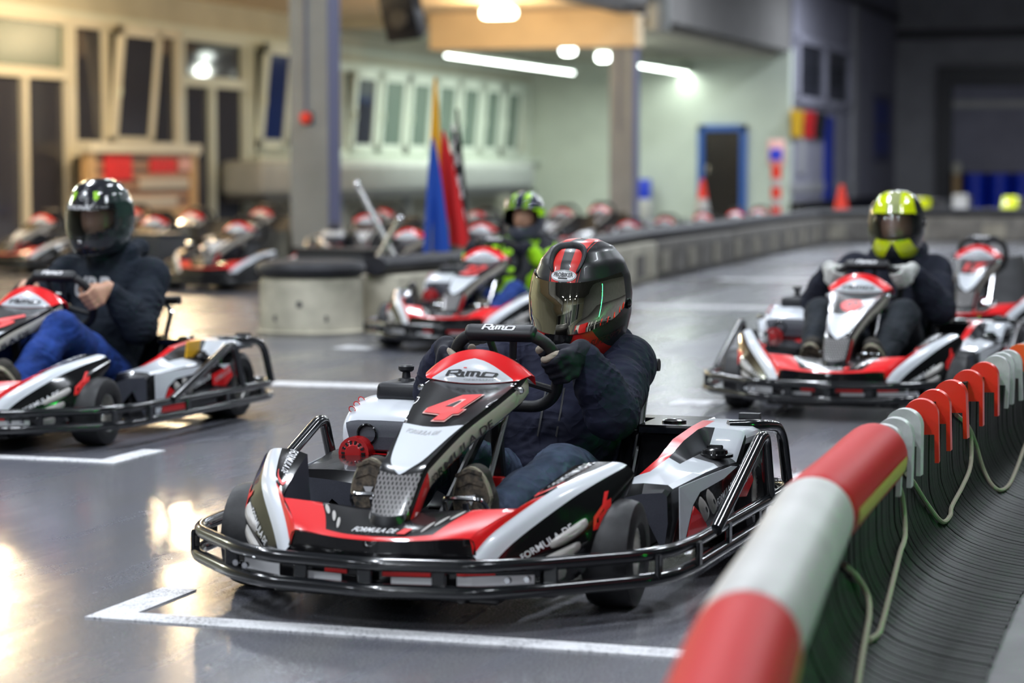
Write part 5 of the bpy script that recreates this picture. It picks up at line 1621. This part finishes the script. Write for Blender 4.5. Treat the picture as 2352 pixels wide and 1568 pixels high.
def lamella(top):
    prof = [(0.0, top)] + LPROF[1:]
    pc = catmull([(x, 0, z) for x, z in prof], 3); th = .014; w = .0195
    rows = []
    for i, p in enumerate(pc):
        t = (pc[min(i + 1, len(pc) - 1)] - pc[max(i - 1, 0)]).normalized(); n_ = Vector((t.z, 0, -t.x)) * -1
        if n_.x < 0 and n_.z < 0: n_ = -n_
        a_, b2 = p + n_ * th * .0, p - n_ * th
        b2.z = max(b2.z, .001)
        rows.append([Vector((a_.x, -w, a_.z)), Vector((a_.x + .003, 0, a_.z + .003)), Vector((a_.x, w, a_.z)), Vector((b2.x, w, b2.z)), Vector((b2.x, -w, b2.z))])
    mb = MB(); mb.grid(rows, 'lamella_rubber', True); mb.add(rows[0], [(0, 1, 2, 3, 4)], 'lamella_rubber'); mb.add(rows[-1], [(4, 3, 2, 1, 0)], 'lamella_rubber')
    return mb.mesh('lamella', angle=40)
LM = [lamella(t) for t in (.405, .412, .398, .385)]
y = 1.6; k = 0; hgt = 0
while y < 9.3:
    if k % 5 == 0: hgt = random.choice((0, 0, 1, 2, 3))
    o = link(bpy.data.objects.new('lamella', LM[hgt]), bar); o.location = (bx(y) + random.uniform(-.002, .002), y, 0)
    o.rotation_euler = (random.uniform(-.004, .004), 0, bang(y) + random.uniform(-.012, .012))
    y += .0445; k += 1
mb = MB(); mb.tube([(bx(y) - .035, y, .385) for y in np.linspace(1.7, 9.2, 16)], .016, 'metal_dark', 8)
for y in np.linspace(1.9, 9.0, 8): mb.tube([(bx(y) - .035, y, .385), (bx(y) - .035, y, .0)], .016, 'metal_dark', 8)
mb.obj('rail', bar)
# padded tubes on the near end
for (y0, y1, mt, lab) in ((1.95, 3.12, 'tube_red', 'red padded tube bordered by a white one only'), (3.12, 4.32, 'tube_white', 'white padded tube between two red ones on the barrier'), (4.32, 5.28, 'tube_red', 'red padded tube between the white tube and the white clips')):
    ym = (y0 + y1) / 2
    root = empty('padded_tube', (bx(ym) - .002, ym, .386), bang(ym)); tag(root, lab, 'tube', 'padded tubes on the barrier')
    L = (y1 - y0) / 2; r_ = .078
    mb = MB(); prof = [(r_ * .35, -L), (r_ * .97, -L + .001), (r_, -L + .008)] + [(r_ * (1 + .012 * math.sin(9 * t)), -L + .008 + (2 * L - .016) * t) for t in np.linspace(.05, .95, 12)] + [(r_, L - .008), (r_ * .97, L - .001), (r_ * .35, L)]
    mb.lathe(prof, (0, 0, 0), mt, 'y', 32); mb.obj('sleeve', root)
    if mt == 'tube_red':
        mb = MB(); rr = []
        for t in np.linspace(-L + .06, L - .05, 10): rr.append([Vector(((r_ + .0028) * math.cos(a_), t, (r_ + .0028) * math.sin(a_))) for a_ in (-.30, -.16, -.02, .12)])
        mb.grid(rr, 'tape_yellow'); q = mb.obj('tape_strip', root); q['label'] = 'yellow tape strip'
    else:
        mb = MB(); rr = []
        for t in np.linspace(-L + .1, L - .1, 6): rr.append([Vector(((r_ + .0015) * math.cos(a_), t, (r_ + .0015) * math.sin(a_))) for a_ in (-.50, -.46, -.42)])
        mb.grid(rr, 'print_grey'); mb.obj('seam', root)
# clips
def clip_mesh(mat):
    mb = MB(); r_, h = .046, .020
    arc = [(r_ * math.cos(a_), r_ * math.sin(a_) * .95) for a_ in np.linspace(0, math.pi, 17)]
    poly = arc + [(-r_, -.05), (r_ - .011, -.05), (r_ - .011, -.125), (r_, -.125)]
    mb.prism(poly, lambda u, v, w: Vector((u, w, v)), 2 * h, mat, off=-h)
    return mb.mesh('cap', angle=40)
CM = {m_: clip_mesh(m_) for m_ in ('clip_white', 'clip_red', 'clip_orange')}
ORD = ('first', 'second', 'third', 'fourth', 'fifth', 'sixth')
for (yy, mt, dx, lab) in ((5.42, 'clip_white', .0, 'scuffed white clip touching the end of the padded tubes'), (5.58, 'clip_white', .004, 'scuffed white clip, second from the padded tubes'), (5.80, 'clip_white', -.003, 'scuffed white clip just before the row of red clips'),
        (6.06, 'clip_red', .003, 'bright red clip next to the white clips at the padded tubes'), (6.33, 'clip_red', -.002, 'bright red clip, second from the padded tubes'), (6.63, 'clip_red', .002, 'bright red clip in the middle of the red row'), (6.98, 'clip_red', .0, 'bright red clip, fourth from the padded tubes'), (7.28, 'clip_red', .003, 'bright red clip, last before the group of white clips near the orange one'),
        (7.55, 'clip_white', .0, 'white clip directly after the last red clip'), (7.68, 'clip_white', -.004, 'white clip in the middle between the last red and the orange clip'), (7.79, 'clip_white', .002, 'white clip directly before the orange clip'), (8.08, 'clip_orange', .0, 'single orange clip between white clips on the barrier'), (8.25, 'clip_white', .003, 'white clip beyond the orange clip')):
    o = link(bpy.data.objects.new('barrier_clip', CM[mt])); o.location = (bx(yy) - .004 + dx, yy, .402); o.rotation_euler = (0, random.uniform(-.05, .05), bang(yy) + random.uniform(-.06, .06))
    tag(o, lab, 'clip', 'round clips on the barrier')
# slack cords
def cord(pxs, lab):
    pts = [at_barrier(px, py) for (px, py) in pxs]
    mb = MB(); mb.tube(catmull(pts, 6), .0065, 'rope', 8); tag(mb.obj('cord'), lab, 'cord', 'slack cords on the barrier')
cf = lambda u, v: (1850 + u / 3.733, 780 + v / 3.733)
cg = lambda u, v: (1850 + u / 3.351, 1100 + v / 3.351)
cord([cf(870, 1150), cf(930, 1230), cf(1050, 1420), cf(1170, 1560), cf(1240, 1510), cf(1255, 1430), cf(1350, 1250), cf(1415, 1080), cf(1420, 850), cf(1385, 730), cf(1295, 645)], 'slack pale cord hanging in a loop between the white and the red clips')
cord([cf(1300, 650), cf(1380, 720), cf(1450, 860), cf(1520, 1090), cf(1590, 1230), cf(1665, 1290), cf(1740, 1250), cf(1800, 1130), cf(1860, 970), cf(1900, 860)], 'slack pale cord hanging in a loop below the red clips')
cord([cg(700, 20), cg(745, 130), cg(768, 420), cg(730, 560), cg(690, 720), cg(640, 920), cg(590, 1110), cg(560, 1190), cg(490, 1240)], 'slack pale cord hanging below the red padded tube beside the clips')
cord([cg(300, 660), cg(400, 760), cg(480, 900), cg(490, 1050), cg(465, 1200), cg(430, 1400), cg(400, 1600)], 'slack brownish cord hanging below the white padded tube')
# ------------------------------------------------------------------ kerb walls and bollard in the middle distance
def kerb(p, q, label, h=.36, mat='barrier_cream', w=.34):
    p, q = Vector((p[0], p[1], 0)), Vector((q[0], q[1], 0)); d = q - p; L = d.length
    root = empty('kerb_wall', (p + q) / 2, math.atan2(d.y, d.x)); tag(root, label, 'barrier', 'kerb walls along the track')
    mb = MB(); rbox(mb, (0, 0, h / 2), (L - .03, w, h), mat, .03, 2); mb.obj('block', root)
    n = max(2, int(L / .55))
    for k in range(n):
        x = -L / 2 + (k + .5) * L / n
        mb = MB(); mb.box((x, -w / 2 - .006, h * .45), (L / n * .55, .02, h * .55), ('barrier_dirty' if k % 2 else mat) if mat == 'barrier_cream' else ('barrier_dirty' if k % 2 else 'barrier_mid')); mb.obj('facing_panel', root, smooth=False)
    mb = MB(); mb.tube([(-L / 2 - .02, 0, h + .06), (L / 2 + .02, 0, h + .06)], .10, 'black_rubber_top', 14, flat=.62); o = mb.obj('rubber_roll', root); o['label'] = 'black rubber roll along the top'
    return root
bc = at(668, 772, 2, 0); bc = Vector((bc.x, bc.y + .33, 0))
root = empty('bollard', bc); tag(root, 'round cream bollard capped with a black tyre at the end of the kerb wall', 'bollard')
mb = MB(); mb.lathe([(0, 0), (.35, 0), (.36, .02), (.335, .03), (.33, .34), (.31, .36), (0, .36)], (0, 0, 0), 'barrier_cream', 'z', 40); mb.obj('base', root)
mb = MB(); mb.lathe([(.0, .36), (.30, .36), (.345, .385), (.355, .42), (.335, .455), (.28, .465), (.18, .455), (.0, .45)], (0, 0, 0), 'black_rubber_top', 'z', 40); mb.obj('tyre', root)
for k in range(3):
    a = -1.9 + .5 * k
    mb = MB(); mb.lathe([(0, -.004), (.022, -.004), (.018, .004), (0, .004)], (.33 * math.cos(a), .33 * math.sin(a), .11 + .09 * (k % 2)), 'metal_dark', 'y', 10); mb.obj('anchor_plug', root)
path = [(bc.x + .30, bc.y + .35), (-5.38, 15.0), (-5.45, 18.0), (-5.72, 21.2), (-5.85, 25.0), (-6.0, 28.6), (-6.1, 31.9), (-5.2, 33.6), (-2.4, 33.9), (.5, 33.9), (3.4, 33.9)]
labs = ['first kerb wall section running on from the bollard', 'kerb wall section between the bollard and the flags', 'kerb wall section behind the kart with the child', 'kerb wall section before the grey column', 'kerb wall section with dirty panels before the parked karts', 'long kerb wall section before the blue door', 'short angled kerb wall section near the red cone', 'kerb wall section behind the yellow helmet', 'kerb wall section before the blue drums', 'kerb wall section below the roller gate']
for i in range(len(path) - 1): kerb(path[i], path[i + 1], labs[i], mat='barrier_cream' if i < 3 else 'barrier_dirty')

# ------------------------------------------------------------------ parked karts
def parked(px, d, rz, sc, lab):
    p = at_depth(px, 450, d)
    off = Vector((0, .34 * sc, 0)); off.rotate(Euler((0, 0, rz)))
    make_kart((p.x - off.x, p.y - off.y, 0), rz, None, lab, 1, sc, 'parked karts in the bay', 'parked_kart', 'kart')
for a in ((95, 23.61, 0.0, 1, 'parked kart before the glazed door, next to the bare floor'), (300, 27.5, 0.0, 1, 'parked kart half hidden by the black helmet'), (355, 22.72, 0.15, 1, 'parked kart before the notice board'),
          (440, 25.15, 0.0, 1, 'parked kart behind the ribbed bin'), (548, 20.32, 0.0, 1, 'parked kart on the window side of the grey column'), (600, 26.94, 0.0, 1, 'parked kart under the tilted blue pane'),
          (842, 23.59, 0.3, 1, 'parked kart behind the crossed steel bars'), (878, 26.71, 0.0, 1, 'parked kart before the grey duct'), (940, 18.14, -0.1, 1, 'parked kart beside the blue flag'), (1094, 25.35, -0.35, 1, 'parked kart beyond the flags'),
          (1106, 20.02, 0.05, 1, 'parked kart right behind the child'), (1290, 27.2, 0.0, 1, 'parked kart before the mint wall'), (1376, 29.07, 0.05, 1, 'parked kart beside the second grey column'),
          (1443, 25.01, 0.05, 0.83, 'small parked kart at the foot of the second grey column'), (1527, 26.87, 0.0, 0.83, 'small parked kart before the mint wall and the blue box'), (1613, 28.86, 0.05, 0.83, 'small parked kart beside the striped cone'),
          (1690, 31.07, 0.05, 0.83, 'small parked kart before the blue door'), (1742, 32.57, 0.0, 0.83, 'small parked kart at the end of the row near the marker post')):
    parked(*a)

# ------------------------------------------------------------------ things in the bay
def thing(name, loc, label, cat, group=None, rz=0.0): return tag(empty(name, loc, rz), label, cat, group)
# flags in a stand
def flag(px, ytop, d, h, w, mat, label, lean=0.0, ztop=None):
    top = at_depth(px, ytop, d); base = Vector((top.x - lean, top.y, 0))
    root = thing('flag', base, label, 'flag', 'marshal flags leaning together')
    mb = MB(); mb.tube([(0, 0, 0), (lean, 0, top.z)], .012, 'steel', 8); mb.obj('pole', root)
    mb = MB(); rows = []
    for i in range(15):
        t = i / 14; z = top.z - h * t; wd = .015 + w * t ** .75
        rows.append([Vector((lean * z / top.z + (q / 8 - .35) * wd, .035 * math.sin(q * 1.6 + t * 2) * t - .012, z - .05 * abs(q / 8 - .5) * t)) for q in range(9)])
    mb.grid(rows, mat); mb.grid([[p + Vector((0, .006, 0)) for p in r][::-1] for r in rows], mat); mb.obj('cloth', root, angle=80)
flag(1000, 178, 17.0, .95, .11, 'flag_yellow', 'furled yellow flag rising above the others', .06)
flag(994, 318, 16.8, .82, .20, 'flag_blue', 'furled blue flag beside the yellow one', .02)
flag(1018, 300, 16.95, .84, .23, 'flag_red', 'furled red flag beside the blue one', -.07)
flag(1040, 285, 17.1, .88, .10, 'flag_chequer', 'furled chequered flag beside the red one', -.06)
flag(1050, 250, 17.25, 1.0, .08, 'flag_black', 'furled black flag beside the chequered one', -.05)
# crossed steel bars
for (pa, pb, lab) in (((820, 425), (890, 560), 'long steel bar leaning behind the kerb wall'), ((918, 505), (862, 606), 'short bright steel bar leaning the other way'),):
    p, q = at_depth(*pa, 16.4 if pa[0] == 820 else 15.9), at_depth(*pb, 16.4 if pa[0] == 820 else 15.9)
    if q.z > .0: q = q + (q - p) * (q.z / (p.z - q.z))
    mb = MB(); mb.tube([p, p.lerp(q, .02), q], .022, 'steel', 10); mb.ball(tuple(p), .03, 'chrome', 10, 8); tag(mb.obj('steel_bar'), lab, 'bar')
# ribbed dark bins among the parked karts
for (px, py, d, w, h, lab) in ((352, 650, None, .50, .44, 'ribbed dark bin in front of the notice board'), (800, 610, 16.9, .62, .44, 'ribbed dark bin behind the crossed steel bars')):
    p = at(px, py, 2, 0) if d is None else at_depth(px, 560, d)
    root = thing('ribbed_bin', (p.x, p.y, 0), lab, 'bin', rz=-.3)
    mb = MB(); rbox(mb, (0, 0, h / 2), (w, w * .7, h), 'metal_dark', .02, 2, taper=(1.05, 1.05)); mb.obj('body', root)
    for k in range(9):
        mb = MB(); mb.box((-w / 2 + (k + .5) * w / 9, -w * .36, h / 2), (.02, .03, h * .9), 'grey_plastic'); mb.obj('rib', root, smooth=False)
    mb = MB(); rbox(mb, (0, 0, h + .012), (w * 1.12, w * .78, .03), 'black_plastic', .01, 1); mb.obj('rim', root)
# notice board below the open window
y0, y1 = wp(195, HORIZON, .5).y, wp(445, HORIZON, .5).y
z1 = wp(300, 350, .5).z; c = Vector((WX + .5, (y0 + y1) / 2, 0)); W = y1 - y0
root = thing('notice_board', c, 'wooden framed notice board with red posters below the open window', 'board')
mb = MB()
for s in (-1, 1): mb.box((0, s * (W / 2 - .1), z1 / 2), (.12, .2, z1), 'frame_wood')
mb.box((0, 0, z1 + .06), (.22, W + .1, .14), 'frame_cream'); mb.obj('frame', root, smooth=False)
mb = MB(); mb.box((.0, 0, z1 / 2 + .12), (.06, W - .4, z1 - .26), 'poster_print'); mb.obj('back_panel', root, smooth=False)
for (ya, yb, za, zb, mt, nm) in ((-.36, -.12, .70, .98, 'print_red', 'poster'), (.05, .30, .78, .94, 'print_red', 'poster'), (.33, .44, .80, .95, 'print_pink', 'poster'), (-.05, .42, .60, .72, 'print_beige', 'poster'), (-.3, .3, .40, .52, 'print_beige', 'poster'), (.0, .42, .26, .38, 'frame_wood', 'poster')):
    mb = MB(); mb.box((.045, (ya + yb) / 2 * W, (za + zb) / 2 * z1), (.02, (yb - ya) * W, (zb - za) * z1), mt); mb.obj(nm, root, smooth=False)
# grey duct along the wall below the long window
ya, yb = wp(600, HORIZON, .8).y, wp(1238, HORIZON, .9).y
yb = min(yb, RY - .4)
root = thing('wall_duct', (WX + .45, (ya + yb) / 2, 0), 'long grey metal duct below the row of tilted windows', 'duct')
mb = MB(); rbox(mb, (0, 0, .90), (.75, yb - ya, .55), 'metal_grey', .12, 4); mb.obj('casing', root)
mb = MB(); rbox(mb, (.05, 0, .58), (.7, yb - ya - .1, .08), 'metal_dark', .01, 1); mb.obj('ledge', root)
for k in range(5):
    mb = MB(); mb.box((.1, -(yb - ya) / 2 + .6 + k * (yb - ya - 1.2) / 4, .27), (.12, .14, .54), 'metal_grey'); mb.obj('leg', root, smooth=False)
# alarm button on the first column
p = at(702, 271, 1, COL1.y - .02)
root = thing('alarm_button', (p.x, COL1.y - .002, p.z), 'red round alarm button on the first grey column', 'button')
mb = MB(); mb.lathe([(0, 0), (.065, 0), (.065, -.03), (.05, -.045), (0, -.048)], (0, 0, 0), 'cone_orange', 'y', 20); mb.obj('cap', root)
mb = MB(); rbox(mb, (.02, .0, -.005), (.13, .012, .15), 'metal_dark', .005, 1); mb.obj('back_plate', root)
# loudspeaker and grey lamp housing under the beams
p = at_depth(926, 20, 29.6)
root = thing('loudspeaker', (p.x, p.y, 3.62), 'black loudspeaker tilted down under the beige ceiling', 'speaker')
mb = MB(); rbox(mb, (0, -.02, -.58), (.46, .34, .62), 'black_plastic', .02, 2, rot=(.35, -.10, 0)); mb.obj('cabinet', root)
mb = MB(); mb.lathe([(0, .0), (.13, .0), (.14, -.012), (.15, .01)], (0.0, -.215, -.64), 'rubber', 'y', 24); mb.obj('cone', root)
mb = MB(); mb.tube([(0, 0, 0), (0, 0, -.5)], .02, 'metal_dark', 8); mb.obj('bracket', root)
p = at_depth(1513, 30, 36.2)
root = thing('floodlight', (p.x, p.y, p.z), 'grey floodlight housing fixed beside the second column', 'lamp')
mb = MB(); mb.lathe([(0, -.30), (.17, -.30), (.18, -.27), (.18, .3), (.12, .36), (0, .36)], (0, 0, .02), 'metal_grey', 'z', 20); mb.obj('housing', root)
mb = MB(); mb.box((-.35, 0, .1), (.45, .05, .08), 'metal_dark'); mb.obj('bracket', root, smooth=False)
# german flag, poster, blue boxes
a, b_ = gp(1810, 250), gp(1890, 316)
root = thing('wall_flag', (GX + .03, (a.y + b_.y) / 2, 0), 'black, red and gold flag hanging on the grey wall', 'flag')
W = b_.y - a.y; zt, zb = a.z, gp(1810, 314).z
for k, mt in enumerate(('flag_gold', 'flag_red', 'flag_black')):
    mb = MB(); rows = [[Vector((.04 + .02 * math.sin(i + q), -W / 2 + W * (k + q / 4) / 3, zb + (zt - zb) * i / 4)) for q in range(5)] for i in range(5)]
    mb.grid(rows, mt); o = mb.obj('stripe', root)
a, b_ = gp(2005, 215), gp(2041, 372)
root = thing('wall_poster', (GX + .03, (a.y + b_.y) / 2, 0), 'tall blue poster on the grey wall', 'poster')
z1, z0 = gp(2005, 215).z, gp(2005, 370).z
mb = MB(); mb.box((0, 0, (z0 + z1) / 2), (.03, b_.y - a.y, z1 - z0), 'blue_and_side_light'); mb.obj('sheet', root, smooth=False)
for q in range(2):
    mb = MB(); mb.box((.02, 0, z0 + (z1 - z0) * (.3 + .42 * q)), (.015, (b_.y - a.y) * .8, (z1 - z0) * .36), 'blue_deep'); mb.obj('picture', root, smooth=False)
p = at(1476, 430, 1, RY - .5)
root = thing('storage_box', (p.x, RY - .5, 0), 'bright blue box on a white stand against the mint wall', 'box')
mb = MB(); rbox(mb, (0, 0, .62), (.30, .35, .42), 'blue_bright', .02, 2); mb.obj('box', root)
mb = MB(); rbox(mb, (0, 0, .205), (.36, .4, .41), 'tube_white', .02, 2); mb.obj('stand', root)
# cones and marker post
def cone(loc, h, r, mats, label, name='traffic_cone'):
    root = thing(name, loc, label, 'cone')
    mb = MB(); rbox(mb, (0, 0, .02), (r * 2.5, r * 2.5, .04), mats[0], .01, 1); mb.obj('base', root)
    n = len(mats)
    for k, mt in enumerate(mats):
        t0, t1 = k / n, (k + 1) / n
        mb = MB(); mb.lathe([(r * (1 - .85 * t0), .04 + h * t0), (r * (1 - .85 * t1), .04 + h * t1)] + ([(0, .04 + h)] if k == n - 1 else []), (0, 0, 0), mt, 'z', 24); mb.obj('band', root)
p = at_depth(1921, 510, 33.4); cone((p.x, p.y + .4, 0), .78, .21, ['cone_orange'] * 2, 'tall plain red cone behind the kerb wall')
q_ = at_depth(1613, 535, 34.0); cone((q_.x, q_.y, 0), .86, .18, ['cone_orange', 'tube_white', 'cone_orange'], 'red and white striped cone among the small karts')
p = at_depth(1782, 480, 40.0)
root = thing('marker_post', (p.x, p.y, 0), 'red and white marker post with a round sign on top', 'sign')
mb = MB(); mb.tube([(0, 0, 0), (0, 0, 1.1)], .09, 'cone_orange', 12); mb.obj('post', root)
for k in range(2):
    mb = MB(); mb.tube([(0, 0, .40 + .34 * k), (0, 0, .54 + .34 * k)], .093, 'tube_white', 12); mb.obj('band', root)
mb = MB(); rbox(mb, (0, 0, 1.33), (.30, .06, .46), 'print_pink', .03, 2); mb.obj('sign_board', root)
mb = MB(); rbox(mb, (0, -.035, 1.30), (.22, .02, .20), 'blue_bright', .01, 1); mb.obj('sign_panel', root)
# blue drums in the gate and the blue and yellow karts before them
for k, px in enumerate((2240, 2296, 2352, 2408)):
    p = at(px, 440, 1, EY - 1.2)
    root = thing('drum', (p.x, p.y, 0), ['bright blue drum next to the gate post', 'bright blue drum, second from the gate post', 'bright blue drum, third from the gate post', 'bright blue drum farthest from the gate post'][k], 'drum', 'blue drums in the gate')
    mb = MB(); mb.lathe([(0, 0), (.29, 0), (.29, .3), (.305, .32), (.29, .34), (.29, .6), (.305, .62), (.29, .64), (.29, .92), (0, .92)], (0, 0, 0), 'blue_bright', 'z', 24); mb.obj('shell', root)
    mb = MB(); mb.lathe([(0, .92), (.27, .92), (.27, .94), (0, .945)], (0, 0, 0), 'blue_deep', 'z', 24); mb.obj('lid', root)
p = at(2197, 440, 1, EY - 1.0)
root = thing('post_lamp', (p.x, p.y, 0), 'small glowing lamp on a post beside the gate', 'lamp')
mb = MB(); mb.tube([(0, 0, 0), (0, 0, .9)], .12, 'frame_wood', 10); mb.obj('post', root)
mb = MB(); mb.ball((0, 0, 1.05), (.14, .14, .2), 'frame_cream', 14, 8); mb.obj('globe', root)
def tinted(px, py, d, k):
    p = at_depth(px, py, d)
    root = thing('blue_kart', (p.x, p.y, 0), ['blue and yellow kart nearest to the yellow helmet', 'blue and white kart before the gate post', 'blue and yellow kart before the blue drums', 'blue and white kart right of the blue drums'][k], 'kart', rz=.3 * (k % 2) - .2)
    for s in (1, -1):
        for yy in (0, 1.0):
            mb = MB(); mb.lathe([(.06, -.06), (.12, -.06), (.13, 0), (.12, .06), (.06, .06)], (s * .48, yy, .13), 'tyre_rubber', 'x', 18); mb.obj('wheel', root)
    mb = MB(); rbox(mb, (0, -.2, .17), (.95, .42, .16), 'blue_bright', .05, 2, taper=(.8, .7)); mb.obj('front_fairing', root)
    mb = MB(); rbox(mb, (0, .05, .40), (.28, .10, .42), 'neon_yellow' if k % 2 == 0 else 'tube_white', .04, 2, rot=(-.5, 0, 0)); mb.obj('nose_shield', root)
    for s in (1, -1):
        mb = MB(); rbox(mb, (s * .5, .5, .18), (.2, .6, .18), 'blue_deep', .04, 2); mb.obj('side_pod', root)
    mb = MB(); rbox(mb, (0, .8, .32), (.38, .1, .5), 'black_plastic', .04, 2, rot=(-.2, 0, 0)); mb.obj('seat', root)
    mb = MB(); mb.tube(fillet([(-.6, -.45, .13), (.6, -.45, .13), (.62, 1.2, .13), (-.62, 1.2, .13)], .1, 4, True), .02, 'black_tube', 8, True); mb.obj('bumper', root)
    mb = MB(); rbox(mb, (0, .4, .07), (.6, 1.4, .03), 'black_panel', .01, 1); mb.obj('floor_tray', root)
for k, (px, d) in enumerate(((2112, 36.2), (2205, 42.0), (2315, 38.6), (2420, 42.5))): tinted(px, 500, d, k)
# yellow tag in the left kart's side pod
o = KL.location
mb = MB(); rbox(mb, (o.x + .505, o.y + .76, .312), (.008, .12, .07), 'yellow_tag', .003, 1, rot=(0, .12, 0)); tag(mb.obj('tag_card'), 'yellow card standing in the side pod of the kart with the blue jeans driver', 'card')
